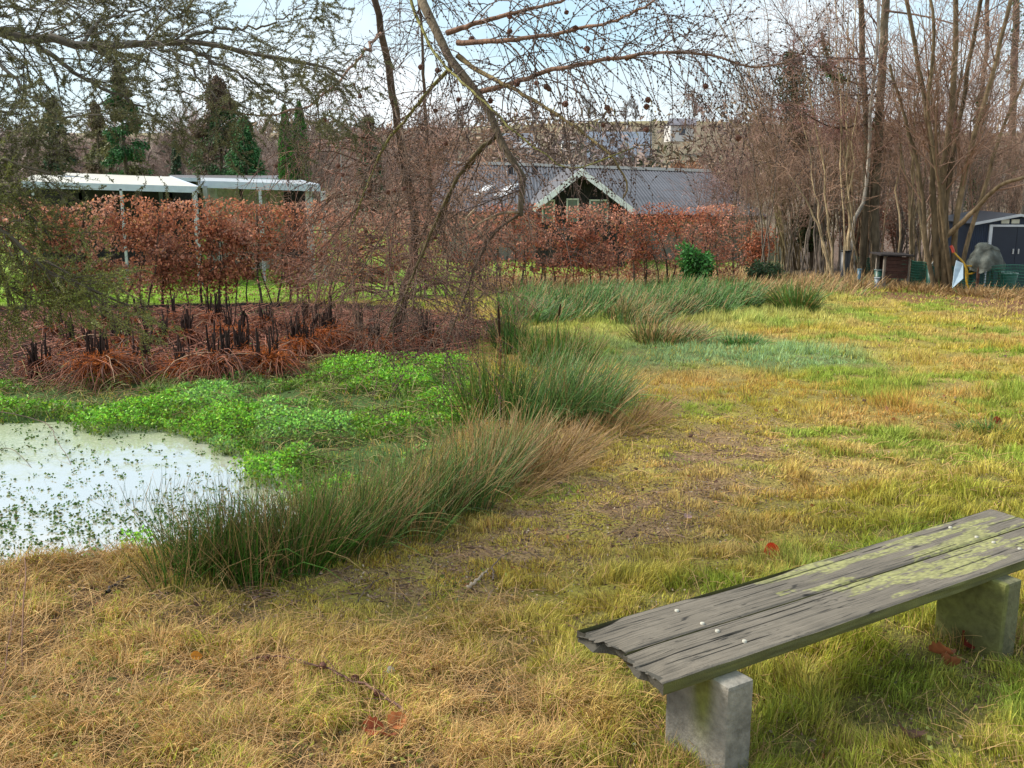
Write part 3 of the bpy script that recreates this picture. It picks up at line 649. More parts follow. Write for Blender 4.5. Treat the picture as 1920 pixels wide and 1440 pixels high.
# ------------------------------------------------------------------ rushes and reeds
def rush_clump(mb, cx, cy, rb, n, H, rng, lean=0.35, ldir=None, ldamt=0.0, brown=0.3, tipc=0.4, green=(0.060, 0.125, 0.028), wmul=1.0):
    a = rng.uniform(0, 6.28, n); rr = rb * np.sqrt(rng.random(n)); x = cx + rr * np.cos(a); y = cy + rr * np.sin(a)
    B = np.stack([x, y, terrain(x, y) - 0.01], 1)
    h = H * rng.uniform(0.45, 1.12, n)
    l = lean * (rr / max(rb, 1e-3)) * rng.uniform(0.3, 1.6, n) + rng.normal(size=n) * 0.20
    d = np.stack([np.cos(a) * l, np.sin(a) * l, np.ones(n)], 1)
    if ldir is not None: d[:, 0] += math.cos(ldir) * ldamt * rng.uniform(0.2, 1.5, n); d[:, 1] += math.sin(ldir) * ldamt * rng.uniform(0.2, 1.5, n)
    d = nrm(d); K = 5; pts = [B]; o = B
    bend = nrm(np.stack([d[:, 0], d[:, 1], np.full(n, -0.6)], 1)) * rng.uniform(0.02, 0.16, n)[:, None] * np.where(rng.random(n) < 0.16, 4.5, 1)[:, None]
    for k in range(K - 1):
        o = o + d * (h / (K - 1))[:, None]; d = nrm(d + bend); pts.append(o)
    P = np.stack(pts, 1)
    w = max(0.0022, cy / 1013 * 0.40) * wmul
    Rd = w * rng.uniform(0.7, 1.2, n)[:, None] * np.array([1, 0.95, 0.85, 0.6, 0.25])
    g = np.array(green) * np.array([1, 1.08, .62]) * rng.uniform(0.45, 1.8, (n, 1)) 
    br = np.array([0.46, 0.29, 0.12]) * rng.uniform(0.45, 1.35, (n, 1))
    isb = (rng.random(n) < brown)[:, None]
    base = np.where(isb, br, g); tip = np.where(rng.random((n, 1)) < tipc, br * 0.9, base * 1.25)
    t = np.array([0, 0.0, 0.1, 0.55, 1])[None, :, None]
    C = base[:, None] * (1 - t) + tip[:, None] * t
    V, Q, CC = tubes(P, Rd, 3, C); mb.add(V, None, Q, CC)
def make_rushes():
    rng = rngs(11)
    mb = MB()      # belt along the near bank
    belt = [(312, 1078, .40, 3), (345, 1085, .40, 3), (380, 1088, .43, 3), (415, 1088, .45, 3), (450, 1087, .46, 3), (485, 1082, .47, 3), (520, 1076, .47, 3), (560, 1068, .47, 3), (600, 1057, .50, 3), (640, 1042, .52, 3), (680, 1028, .53, 3), (720, 1012, .54, 3), (760, 998, .55, 3), (800, 985, .56, 3), (840, 972, .56, 3), (870, 950, .55, 3), (900, 920, .52, 3), (930, 890, .50, 2), (950, 860, .5, 2)]
    for a, b, H, rows_ in belt:
        p = G(a, b)
        for k in range(rows_):
            q = p[:2] + np.array([0.03, 0.15]) * k + rng.normal(size=2) * 0.07
            if sdist(WATER, q[:1], q[1:2])[0] < -0.12 and a > 330: pass
            br = 0.28 + 0.1 * (k == 0) + 0.2 * (a > 850)
            rush_clump(mb, q[0], q[1], 0.13, 95 if a > 320 else 45, H * rng.uniform(0.75, 1.12), rng, 0.45, rng.uniform(-.6, 1.8), 0.10 if a < 600 else 0.20, br * .7, 0.42, (0.060, 0.140, 0.022) if a < 650 else (0.095, 0.165, 0.060))
    o = mb.build('bank_rushes', M_RUSH); tag(o, 'dense belt of dark green rushes with brown tips along the near pond bank', 'rushes', None, 'stuff')
    # thinner rushes standing in the water at the left end
    mb = MB()
    for a, b, n, H in ((255, 1050, 70, .50), (240, 1035, 40, .5), (275, 1035, 60, .55), (320, 1010, 50, .5), (300, 1040, 60, .5), (80, 1050, 30, .32), (105, 1050, 34, .35), (120, 1040, 20, .3), (60, 1050, 14, .28), (210, 1040, 14, .3), (370, 990, 40, .42), (420, 985, 40, .42), (460, 975, 40, .42)):
        p = G(a, b); rush_clump(mb, p[0], p[1], 0.10, n, H, rng, 0.35, 0.3, 0.22, 0.12, 0.25, (0.035, 0.075, 0.022))
    o = mb.build('shore_rushes', M_RUSH); tag(o, 'sparse dark rushes standing out against the white water', 'rushes', None, 'stuff')
    # brown dead grass draped at the feet of the belt
    mb = MB()
    for a, b, n, H in ((270, 1070, 260, .22), (290, 1060, 240, .3), (250, 1055, 160, .22), (915, 940, 130, .22), (950, 918, 220, .26), (990, 895, 340, .30), (1020, 880, 380, .34), (1050, 855, 320, .32), (1085, 830, 240, .28), (1000, 850, 220, .40), (1150, 810, 260, .28), (1190, 790, 260, .28), (1210, 770, 160, .25), (1110, 805, 160, .26), (880, 830, 90, .45)):
        p = G(a, b); rush_clump(mb, p[0], p[1], 0.24, int(n * .65), H, rng, 1.0, -0.3, 0.35, 0.96, 0.6, wmul=.85)
    o = mb.build('dead_bank_grass', M_RUSH); tag(o, 'rusty brown dead grass slumped beside the rushes', 'dead grass', None, 'stuff')
    def clump_thing(items, label, name='rush_tussock', group=None, **kw):
        p0 = G(*items[0][:2]); root_loc = p0; mb = MB()
        for a, b, n, H, rb in items:
            p = G(a, b); rush_clump(mb, p[0], p[1], rb, n, H, rng, **kw)
        o = mb.build(name, M_RUSH, loc=p0); o.location = p0
        tag(o, label, 'rush tussock', group)
    gname = 'rush tussocks in the wet ground'
    clump_thing([(910, 790, 170, .72, .22), (945, 780, 160, .74, .22), (890, 770, 130, .60, .2)], 'upright dark green rush tussock at the foot of the brown bulrush stem', group=gname, lean=0.35, brown=0.15, tipc=0.3, green=(0.07, 0.145, 0.03))
    clump_thing([(1010, 800, 190, .70, .25), (1050, 790, 190, .74, .25), (1090, 800, 190, .68, .25), (1120, 780, 180, .66, .25), (1040, 760, 150, .7, .22), (990, 770, 150, .7, .22), (1100, 750, 150, .6, .2)], 'big blue green rush tussock leaning over the trodden lawn edge', group=gname, lean=0.5, ldir=0.1, ldamt=0.25, brown=0.12, tipc=0.2, green=(0.085, 0.16, 0.060))
    clump_thing([(1040, 690, 300, .55, .25), (1080, 680, 260, .45, .25), (1010, 680, 200, .5, .2)], 'mid green rush tussock around the second bulrush stem', group=gname, lean=0.4, brown=0.15, tipc=0.3, green=(0.08, 0.15, 0.035))
    clump_thing([(960, 660, 200, .50, .2), (945, 640, 160, .45, .15)], 'small dark rush tussock behind the tall brown bulrush head', group=gname, lean=0.3, brown=0.1, tipc=0.2, green=(0.05, 0.12, 0.035))
    clump_thing([(1250, 640, 520, .42, .5)], 'bleached rush tussock with flattened straw in front of the far rush bed', group=gname, lean=0.8, ldir=0.1, ldamt=0.4, brown=0.45, tipc=0.5, green=(0.10, 0.15, 0.06))
    clump_thing([(1495, 582, 360, .62, .35), (1480, 575, 200, .5, .3)], 'lone fan shaped rush tussock below the hazel stems', group=gname, lean=0.75, brown=0.12, tipc=0.3, green=(0.085, 0.16, 0.05))
    clump_thing([(1395, 648, 120, .2, .28), (1380, 645, 90, .18, .2)], 'low dark green grass tuft in the pale blue green lawn patch', 'grass_tuft', gname, lean=0.9, brown=0.05, tipc=0.1, green=(0.06, 0.16, 0.04))
    clump_thing([(1845, 815, 220, .17, .16), (1825, 815, 120, .14, .12)], 'deep green grass tuft in the open lawn above the bench', 'grass_tuft', gname, lean=0.9, ldir=2.6, ldamt=0.3, brown=0.15, tipc=0.2, green=(0.07, 0.17, 0.04))
    mb = MB()      # far rush bed
    for k in range(120):
        px_ = rng.uniform(960, 1400); py_ = 575 + 30 * rng.random() - 22 * (px_ - 960) / 440 + rng.normal() * 5
        p = G(px_, py_); rush_clump(mb, p[0], p[1], 0.3, 80, rng.uniform(.42, .62), rng, 0.4, 0.15, 0.40, 0.10, 0.15, (0.065, 0.145, 0.045))
    for k in range(30):
        p = G(rng.uniform(1150, 1290), rng.uniform(580, 612)); rush_clump(mb, p[0], p[1], 0.3, 60, rng.uniform(.35, .5), rng, 0.5, 0.1, 0.35, 0.3, 0.4, (0.09, 0.15, 0.06))
    o = mb.build('rush_bed', M_RUSH); tag(o, 'wide bed of wind combed green rushes below the hedge', 'rushes', None, 'stuff')
    mb = MB()      # straw coloured rank grass along the hedge foot and under the trees
    for k in range(210):
        px_ = rng.uniform(870, 1640); py_ = 548 - 22 * (px_ - 870) / 500 + rng.normal() * 5 + (px_ > 1400) * 22
        p = G(px_, py_); rush_clump(mb, p[0], p[1], 0.5, 46, rng.uniform(.22, .5), rng, 0.6, 0.2, 0.35, 0.85, 0.4, (0.12, 0.16, 0.06))
    for k in range(230):
        t = rng.random(); px_ = 1560 + 420 * t; py_ = 531 + 24 * min(1, t * 1.4) + rng.normal() * 2.5
        p = G(px_, py_); rush_clump(mb, p[0], p[1], 0.35, 26, rng.uniform(.10, .34), rng, 1.1, 0.2, 0.2, 0.97, 0.4)
    o = mb.build('rank_grass', M_RUSH); tag(o, 'buff coloured rank grass at the foot of the hedge', 'grass', None, 'stuff')
    # two bulrushes
    for (px0, py0), (px1, py1), Yt, lab in (((938, 770), (934, 565), 8.6, 'tall bulrush with ragged brown stem and dark thin seed head'), ((1028, 690), (1052, 565), 10.5, 'slender leaning bulrush with pale stem and short dark seed head')):
        b = G(px0, py0); t_ = at(px1, py1, Yt); root = thing('bulrush', b, lab, 'bulrush', 'bulrushes')
        Pl = np.stack([b, b * .6 + t_ * .4 + [0.01, 0, 0], t_])[None]; Pl = resample(Pl[0], 10)[None]
        mb = MB(); V, Q, C = tubes(Pl, taper(10, .007, .003)[None], 6, (0.36, 0.21, 0.10)); mb.add(V, None, Q, C)
        if px0 < 1000:
            q = 260; t = rng.uniform(0.0, 0.68, q); o_, d_ = along(Pl, np.zeros(q, int), t)
            V, Q, C = leaves(o_, nrm(d_ + rdir(q, rng) * 0.7), rng.uniform(.03, .10, q), .010, np.array([0.36, 0.20, 0.11]) * rng.uniform(.6, 1.4, (q, 1)), rng); mb.add(V, None, Q, C)
        wb(mb, 'stem', M_TWIG, root)
        s0, _ = along(Pl, np.array([0]), np.array([0.70 if px0 < 1000 else 0.80])); s1, _ = along(Pl, np.array([0]), np.array([0.97]))
        Pl2 = np.stack([s0[0] * (1 - k) + s1[0] * k for k in np.linspace(0, 1, 7)])[None]
        mb = MB(); V, Q, C = tubes(Pl2, np.array([[.004, .012, .013, .013, .012, .011, .003]]), 8, (0.045, 0.022, 0.014)); mb.add(V, None, Q, C); wb(mb, 'seed_head', M_TWIG, root, True)
make_rushes()

# ------------------------------------------------------------------ cut back fern crowns beyond the pond
def make_ferns():
    rng = rngs(21)
    spots = [(175, 728, 1.2, 'broad fern crown with a skirt of spent stems nearest the pond'), (262, 712, .85, 'fern crown with dark stubs between two broad skirts'), (335, 722, .8, 'low slumped fern crown with an orange curl of fronds'),
             (398, 722, 1.15, 'big fern crown with two dark stub columns and splayed stems'), (452, 700, 1.0, 'fern crown with bright rust fronds beside the big crown'), (500, 715, 1.0, 'fern crown with stems splayed flat towards the cress'),
             (60, 715, .8, 'half collapsed fern crown under the spruce bough'), (125, 672, .8, 'fern crown behind the broad skirt, dark stubs apart'), (225, 672, 1.0, 'tall stubbed fern crown in the second row'), (290, 660, .9, 'narrow fern crown with a single dark stub column'),
             (345, 655, .9, 'fern crown with clustered black stubs in the second row'), (430, 655, 1.0, 'fern crown with tallest black stubs behind the rust fronds'), (560, 680, 1.0, 'fern crown with orange arching stems beside the dark hollow'), (605, 668, 1.15, 'rust coloured fern crown with a dense comb of stubs'),
             (650, 660, 1.0, 'fern crown half hidden behind drooping larch twigs'), (700, 672, .9, 'fern crown at the foot of the larch'), (800, 655, .7, 'small fern crown of three black stubs past the larch'), (85, 640, .8, 'fern crown in the shade below the spruce'),
             (180, 630, .8, 'back row fern crown with slanting stubs'), (250, 622, .9, 'back row fern crown with paired stubs'), (320, 615, .8, 'back row fern crown of thin stubs'), (390, 622, .9, 'back row fern crown with wide dark column'), (500, 632, .9, 'back row fern crown near the hedge stems'), (575, 628, .9, 'back row fern crown behind the rust comb')]
    for i, (a, b, s, lab) in enumerate(spots):
        p = G(a, b); p[1] += 0.25; p[2] = gz(p[0], p[1]); root = thing('fern_crown', p, lab, 'fern', 'cut back fern crowns')
        hc = 0.20 * s; top = p + [0, 0, hc]
        # skirt
        n = int(140 * s); t = rng.uniform(0, 6.28, n); t = np.where(rng.random(n) < 0.45, rng.uniform(3.6, 5.8, n), t); L = rng.uniform(.36, .78, n) * s
        o = top + rng.normal(size=(n, 3)) * [0.05, 0.05, 0.03]; d = np.stack([np.cos(t), np.sin(t), rng.uniform(-.35, .55, n)], 1); d = nrm(d); pts = [o]
        for k in range(6):
            o = o + d * (L / 6)[:, None]; d = nrm(d + rng.normal(size=(n, 3)) * .17 + np.array([0, 0, -0.26])); o[:, 2] = np.maximum(o[:, 2], terrain(o[:, 0], o[:, 1]) + 0.01); pts.append(o)
        P = np.stack(pts, 1); c = np.array([0.15, 0.052, 0.028]) * rng.uniform(.15, 2.0, (n, 1)); c = np.where(rng.random((n, 1)) < 0.07, np.array([[0.38, 0.24, 0.15]]), c)
        mb = MB(); V, Q, C = tubes(P, rng.uniform(.003, .007, n)[:, None] * np.linspace(1, .6, 7), 4, c); mb.add(V, None, Q, C)
        wb(mb, 'spent_stems', M_TWIG, root)
        # rusty shrivelled fronds
        m = int(900 * s * (2.4 if 'rust' in lab or 'orange' in lab or i in (0, 5) else 0.6)); side = rng.uniform(0, 6.28)
        ii = rng.integers(0, n, m); o_, d_ = along(P, ii, rng.uniform(0, .55, m))
        V, Q, C = leaves(o_ + rng.normal(size=(m, 3)) * .025, rdir(m, rng, -.2), rng.uniform(.03, .09, m), .008, np.array([0.52, 0.145, 0.028]) * rng.uniform(.3, 1.35, (m, 1)), rng)
        wb(MB().add(V, None, Q, C), 'shrivelled_fronds', M_DEAD, root)
        # upright dark stubs
        n = int(rng.uniform(26, 44) * s); cl = rng.normal(size=(3, 2)) * 0.09 * s; w = rng.integers(0, 3, n)
        o = top + np.concatenate([cl[w] + rng.normal(size=(n, 2)) * .022, -np.full((n, 1), .12)], 1); H = rng.uniform(.30, .52, n) * (0.85 + .2 * s)
        d = nrm(np.concatenate([rng.normal(size=(n, 2)) * .05, np.ones((n, 1))], 1))
        H = H * rng.uniform(.5, 1.1, n); P = np.stack([o, o + d * H[:, None] * .5 + rng.normal(size=(n, 3)) * .01, o + d * H[:, None] + rng.normal(size=(n, 3)) * .015, ], 1)
        V, Q, C = tubes(P, rng.uniform(.006, .012, n)[:, None] * np.array([.6, 1, .9]), 5, np.array([0.026, 0.014, 0.011]) * rng.uniform(.4, 2.4, (n, 1)))
        wb(MB().add(V, None, Q, C), 'dark_stubs', M_TWIG, root)
    # loose dead stems lying over the bed
    n = 9000; x = rng.uniform(-9, 0.5, n); y = rng.uniform(9.5, 18.5, n); k = (sdist(BED, x, y) < 0.1); x, y = x[k], y[k]; n = len(x)
    o = np.stack([x, y, terrain(x, y) + rng.uniform(.01, .08, n)], 1); t = rng.uniform(0, 6.28, n); d = np.stack([np.cos(t), np.sin(t), rng.normal(size=n) * .25], 1); L = rng.uniform(.1, .6, n)
    P = np.stack([o, o + d * L[:, None] / 2 + [0, 0, .02], o + d * L[:, None]], 1); P[:, :, 2] = np.maximum(P[:, :, 2], terrain(P[:, :, 0].ravel(), P[:, :, 1].ravel()).reshape(n, 3) + .005)
    V, Q, C = tubes(P, np.full((n, 3), .0045), 4, np.array([0.15, 0.06, 0.038]) * rng.uniform(.1, 2.6, (n, 1)))
    tag(mesh_obj('fallen_stems', V, None, Q, C, M_TWIG), 'loose dead stems strewn over the fern bed', 'dead stems', None, 'stuff')
    # sparse green seedlings in the bed
    n = 7000; x = rng.uniform(-10, 0.5, n); y = rng.uniform(9.0, 19, n); k = (sdist(BED, x, y) < 0.1) & (rng.random(n) < sstep(.5, .62, fbm(x, y, 400, 3)) + 0.05); x, y = x[k], y[k]; n = len(x)
    V, Q, C = leaves(np.stack([x, y, terrain(x, y) + rng.uniform(.01, .1, n)], 1), rdir(n, rng, .2, .6), rng.uniform(.02, .06, n), .03, np.array([0.13, 0.24, 0.05]) * rng.uniform(.5, 1.3, (n, 1)), rng)
    tag(mesh_obj('bed_seedlings', V, None, Q, C, M_LEAF), 'sparse green seedlings among the dead ferns', 'weeds', None, 'stuff')
make_ferns()

# ------------------------------------------------------------------ beech hedges
def make_hedge(line, H, n, label, seed, nst, low=0.30, col=(0.42, 0.135, 0.055)):
    rng = rngs(seed); line = np.array(line); seg = np.diff(line, axis=0); ln = np.linalg.norm(seg, axis=1); tot = ln.sum()
    def pos(s):
        c = np.concatenate([[0], np.cumsum(ln)]); i = np.clip(np.searchsorted(c, s, side='right') - 1, 0, len(ln) - 1); f = (s - c[i]) / ln[i]
        d = seg[i] / ln[i][:, None]; return line[i] + seg[i] * f[:, None], np.stack([-d[:, 1], d[:, 0]], 1)
    p0, _ = pos(np.array([tot / 2])); root = thing('beech_hedge', [*p0[0], gz(*p0[0])], label, 'hedge', 'beech hedges')
    ss = np.linspace(0.1, tot - 0.1, nst) + rng.normal(size=nst) * 0.06; allP = []
    for s in ss:
        b, nn = pos(np.array([s])); b = b[0] + nn[0] * rng.normal() * 0.08; z = gz(*b); K = 8
        o = np.array([b[0], b[1], z - .02]); pts = [o]; d = np.array([rng.normal() * .12, rng.normal() * .1, 1.0]); h = H * rng.uniform(.75, .98)
        for k in range(K - 1): o = o + d / np.linalg.norm(d) * h / (K - 1); d = d + rng.normal(size=3) * [.13, .08, 0]; d[2] = 1; pts.append(o)
        P = np.array(pts)[None]; allP.append(P[0]); r0 = rng.uniform(.014, .030)
        V, Q, C = tubes(P, taper(K, r0, r0 * .35)[None], 5, np.array([0.085, 0.068, 0.050]) * rng.uniform(.6, 1.5)); wb(MB().add(V, None, Q, C), 'stem', M_BARK, root)
    P = np.stack(allP); Rr = np.tile(taper(8, .015, .005), (len(P), 1))
    P1, R1 = grow(P, Rr, nst * 22, .55, .18, 1.0, (35, 80), 5, 0, .25, .5, .3, .004, rng, tl=.35)
    P2, R2 = grow(P1, R1, nst * 60, .22, .2, 1, (30, 60), 4, 0, .25, .6, .4, .003, rng, tl=.3)
    mb = MB()
    for a, b in ((P1, R1), (P2, R2)): V, Q, C = tubes(a, b, 3, (0.13, 0.085, 0.065)); mb.add(V, None, Q, C)
    wb(mb, 'twigs', M_TWIG, root)
    # leaves: hang on the twigs, denser high up
    PP = [P1, P2]; o_ = []
    i = rng.integers(0, len(P2), n // 2); a, _ = along(P2, i, rng.random(n // 2)); o_.append(a)
    s = rng.uniform(0, tot, n // 2); c, nn = pos(s); hz = H * np.where(rng.random(n // 2) < .18, rng.uniform(.05, .4, n // 2), rng.uniform(low, 1.0, n // 2)); c = c + nn * (rng.normal(size=(n // 2, 1)) * .27)
    o_.append(np.stack([c[:, 0], c[:, 1], terrain(c[:, 0], c[:, 1]) + hz], 1))
    o = np.concatenate(o_) + rng.normal(size=(2 * (n // 2), 3)) * .03
    rel = (o[:, 2] - terrain(o[:, 0], o[:, 1])) / H; cl = fbm((o[:, 0] * 1.0 + o[:, 1] * .4) * 2.6, o[:, 2] * 3.2, seed + 3, 3)
    topn = 0.93 + 0.14 * (vn(o[:, 0] * 2.2, o[:, 0] * 0, seed + 5) - .3)
    k = (rng.random(len(o)) < sstep(low - .22, low + .22, rel + (cl - .5) * .5) * sstep(.30, .50, cl + .12 * (rel > .5))) & (rel < topn)
    o = o[k]; m = len(o); hue = fbm(o[:, 0] * 1.5, o[:, 2] * 2.5, seed + 9, 3)
    c = np.array(col) * rng.uniform(.3, 1.6, (m, 1)); c = c * (1 - .0) + np.array([0.16, 0.14, 0.12]) * (hue > .50)[:, None] * rng.uniform(0.3, 1.1, (m, 1))
    c = c + np.array([0.10, 0.10, 0.0]) * (rng.random((m, 1)) < .07)
    V, Q, C = leaves(o, rdir(m, rng, -.25), rng.uniform(.045, .085, m), rng.uniform(.028, .048, m), c, rng)
    wb(MB().add(V, None, Q, C), 'foliage', M_DEAD, root)
make_hedge(HEDGE_L, 2.12, 66000, 'tall rust brown beech hedge behind the fern bed', 31, 56, low=.10, col=(0.44, 0.175, 0.095))
make_hedge(HEDGE_R, 2.05, 36000, 'rust brown beech hedge in front of the dark roofed house', 32, 44, low=.15, col=(0.40, 0.14, 0.08))

# ------------------------------------------------------------------ trees
BARKC = np.array([0.13, 0.105, 0.075])
def woody(name, base, label, cat, limbs, levels, seed, group=None, bark=BARKC, twigc=(0.17, 0.10, 0.085), S0=8, K0=14, limbcols=None, trunkname='trunk', crown='crown', offset=None, extra=None):
    """limbs: list of (world polyline, r0, r1); levels: list of dicts for grow()"""
    rng = rngs(seed); root = thing(name, base, label, cat, group)
    P = []; Rr = []
    for pl, r0, r1 in limbs:
        q = resample(pl, K0); seg = np.linalg.norm(q[-1] - q[0]); q[1:-1] += rng.normal(size=(K0 - 2, 3)) * seg * (.006 if K0 < 15 else .0018); P.append(q); Rr.append(taper(K0, r0, r1, .8))
    P = np.array(P); Rr = np.array(Rr)
    cols = np.tile(bark, (len(P), 1)) if limbcols is None else np.array(limbcols)
    K = P.shape[1]; cc = np.repeat(cols[:, None], K, 1) * rng.uniform(.7, 1.3, (len(P), K, 1))
    V, Q, C = tubes(P, Rr, S0, cc); wb(MB().add(V, None, Q, C), trunkname, M_BARK, root, True)
    cur = (P, Rr); mb = MB(); out = [(P, Rr)]
    for lv in levels:
        lv = dict(lv); c = lv.pop('col', twigc); S = lv.pop('S', 3); src = lv.pop('src', -1)
        cur = grow(*out[src], rng=rng, **lv); out.append(cur)
        m = len(cur[0]); V, Q, C = tubes(cur[0], cur[1], S, np.array(c) * rng.uniform(.6, 1.5, (m, 1))); mb.add(V, None, Q, C)
    if levels: wb(mb, crown, M_TWIG, root)
    return root, out, rng

def blob(mb, c, r, col, rng, S=1):     # tiny octahedra (buds)
    n = len(c); o = np.array([[1, 0, 0], [0, 1, 0], [-1, 0, 0], [0, -1, 0], [0, 0, 1], [0, 0, -1]], float)
    V = c[:, None] + o[None] * np.asarray(r).reshape(-1, 1, 1); T = np.array([[0, 1, 4], [1, 2, 4], [2, 3, 4], [3, 0, 4], [1, 0, 5], [2, 1, 5], [3, 2, 5], [0, 3, 5]])
    i = np.arange(n)[:, None, None] * 6 + T[None]; mb.add(V.reshape(-1, 3), i.reshape(-1, 3), None, col)

def make_cone_mesh():
    V = []; Q = []; nu, nv = 14, 12
    for j in range(nv + 1):
        t = j / nv; r = math.sin(math.pi * min(1, t * .96 + .03)) ** .7 * .5
        for i in range(nu):
            a = 2 * math.pi * (i + .5 * (j % 2)) / nu; k = 1 + .22 * math.cos(j * 2.6 + 0) + .18 * ((i + j) % 2)
            V.append([r * k * math.cos(a), r * k * math.sin(a), -t * 1.15 + (.04 if (i + j) % 2 else 0)])
    for j in range(nv):
        for i in range(nu): Q.append([j * nu + i, (j + 1) * nu + i, (j + 1) * nu + (i + 1) % nu, j * nu + (i + 1) % nu])
    o = mesh_obj('cone', V, None, Q, (0.13, 0.055, 0.035), mat_col('cone_scale', .7, 0, .3, noise=.5, nscale=6)); me = o.data; bpy.data.objects.remove(o); return me
CONE = make_cone_mesh()

def make_larch():
    base = G(742, 632); bY = base[1]
    tr = [at(700, -330, bY - 2.2), at(700, -20, bY - 1.8), at(714, 60, bY - 1.6), at(735, 160, bY - 1.3), at(745, 240, bY - 1.0), at(757, 310, bY - .8), at(776, 400, bY - .5), at(775, 480, bY - .3), at(756, 560, bY - .1), base - [0, 0, .05]][::-1]
    tr2 = [base - [.03, 0, .05], at(752, 560, bY - .3), at(790, 480, bY - .8), at(815, 440, bY - 1.2), at(848, 350, bY - 2.4), at(900, 285, bY - 3.6), at(932, 250, bY - 4.6)]
    tr3 = [at(775, 470, bY - .3), at(800, 420, bY - .2), at(803, 300, bY - .4), at(795, 180, bY - .8), at(790, 60, bY - 1), at(780, -80, bY - 1)]
    L = lambda pts: path(pts)
    limb = L([(700, -420, bY - 2.5), (735, -330, 9.0), (765, -150, 7.6), (795, 0, 7.0), (830, 80, 6.8), (878, 150, 6.6), (918, 215, 6.5), (950, 275, 6.4), (975, 328, 6.35), (987, 372, 6.3), (975, 405, 6.3)])
    b1 = L([(838, 62, 6.8), (900, 42, 6.7), (960, 25, 6.6), (1060, 0, 6.4), (1140, -40, 6.2)])
    b2 = L([(858, 80, 6.75), (960, 75, 6.5), (1080, 55, 6.3), (1180, 28, 6.1), (1260, -20, 6.0)])
    b3 = L([(900, 172, 6.6), (980, 150, 6.4), (1060, 125, 6.2), (1150, 110, 6.1), (1280, 98, 6.0), (1340, 106, 6.0), (1405, 124, 6.0), (1470, 118, 6.0), (1510, 96, 6.0)])
    b4 = L([(858, 105, 6.75), (900, 135, 6.6), (960, 165, 6.4), (1040, 212, 6.2), (1100, 255, 6.1), (1148, 295, 6.0), (1172, 335, 6.0), (1178, 352, 6.0), (1168, 372, 6.0)])
    b5 = L([(757, -40, 7.2), (800, 75, 6.9), (850, 140, 6.5), (900, 185, 6.2), (960, 240, 6.0), (1020, 290, 5.9), (1080, 316, 5.8), (1130, 300, 5.8), (1190, 276, 5.8)])
    b6 = L([(930, 255, 6.5), (890, 290, 6.5), (850, 348, 6.6), (820, 410, 6.7), (790, 480, 6.8), (755, 560, 6.9), (725, 630, 7.0)])
    b7 = L([(714, 62, bY - 1.6), (680, 100, 10.6), (640, 145, 9.6), (600, 183, 8.8), (545, 210, 8.0), (480, 216, 7.6), (410, 200, 7.4), (350, 175, 7.3), (300, 168, 7.2)])
    b8 = L([(845, 128, 6.8), (800, 175, 6.9), (760, 225, 7.0), (728, 262, 7.1), (700, 320, 7.2), (660, 420, 7.3)])
    b9 = L([(975, 400, 6.3), (940, 425, 6.3), (905, 470, 6.2), (870, 560, 6.2), (830, 660, 6.2)])
    b10 = L([(975, 398, 6.3), (940, 400, 6.2), (900, 418, 6.2), (880, 432, 6.2), (874, 412, 6.2), (890, 392, 6.2)])
    b11 = L([(545, 210, 8.0), (530, 260, 8.0), (522, 300, 8.0), (518, 312, 8.0)])
    b12 = L([(595, 190, 8.7), (600, 260, 8.7), (590, 330, 8.8), (580, 370, 8.8)])
    b13 = L([(740, 200, bY - 1.2), (760, 290, bY - 1.8), (745, 380, bY - 2), (700, 470, bY - 2.2), (640, 560, bY - 2.4)])
    b14 = L([(745, 240, bY - 1), (700, 300, bY - 1.6), (660, 400, bY - 2.0), (650, 500, bY - 2.2)])
    main = [(tr, .080, .030), (tr2, .045, .016), (tr3, .040, .012), (limb, .085, .019), (b1, .019, .005), (b2, .019, .005), (b3, .018, .004), (b4, .017, .005), (b5, .012, .003), (b6, .014, .006), (b7, .022, .004), (b8, .014, .005), (b9, .010, .004), (b10, .009, .005), (b11, .006, .002), (b12, .006, .002), (b13, .014, .006), (b14, .014, .006)]
    dark = np.array([0.10, 0.070, 0.050]); red = np.array([0.20, 0.115, 0.075]); moss = np.array([0.17, 0.16, 0.05])
    cols = [dark, dark, dark, np.array([0.13, 0.10, 0.065]), red, red, red, lerp(red, moss, .5), moss, lerp(dark, moss, .3), red, moss, dark, np.array([0.30, 0.22, 0.15]), dark, dark, dark, dark]
    root, out, rng = woody('larch', base, 'weeping larch with cones, its thick bare limb hanging across the view', 'larch tree', main, [], 41, limbcols=cols, K0=34, trunkname='trunk', S0=9)
    P, Rr = out[0]
    mbt = MB(); tw = []
    tc_ = np.array([0.105, 0.070, 0.055])
    def shoots(idx, M, Ln, grav, lv2, L2, col, t0=.05, rmin=.0016, K=9, ang=(30, 85), g2=.10, thin=.8):
        p1, r1 = grow(P[idx], Rr[idx], M, Ln, t0, 1, ang, K, grav, .22, .35, .35, rmin, rng, tl=.1, rmax=.005)
        p2, r2 = grow(p1, r1, lv2, L2, .1, 1, (35, 70), 6, g2, .25, thin, .5, rmin * .75, rng, tl=.3)
        for a, b in ((p1, r1), (p2, r2)):
            V, Q, C = tubes(a, b, 3, col * rng.uniform(.6, 1.5, (len(a), 1))); mbt.add(V, None, Q, C); tw.append(a)
        return p1, p2
    shoots([4, 5, 6], 105, .85, .16, 420, .38, tc_, .12)                      # sprays hanging from the three red branches
    shoots([6], 30, .6, .05, 120, .3, tc_, .5)
    shoots([7, 8], 60, .45, .13, 190, .26, tc_, .2)
    shoots([3], 75, .7, .10, 280, .32, tc_, .25)
    shoots([9, 11, 12, 13], 110, .6, .10, 520, .30, lerp(tc_, red, .5), .1, .0018)
    shoots([10], 70, .75, .14, 260, .34, tc_, .3, .0018)
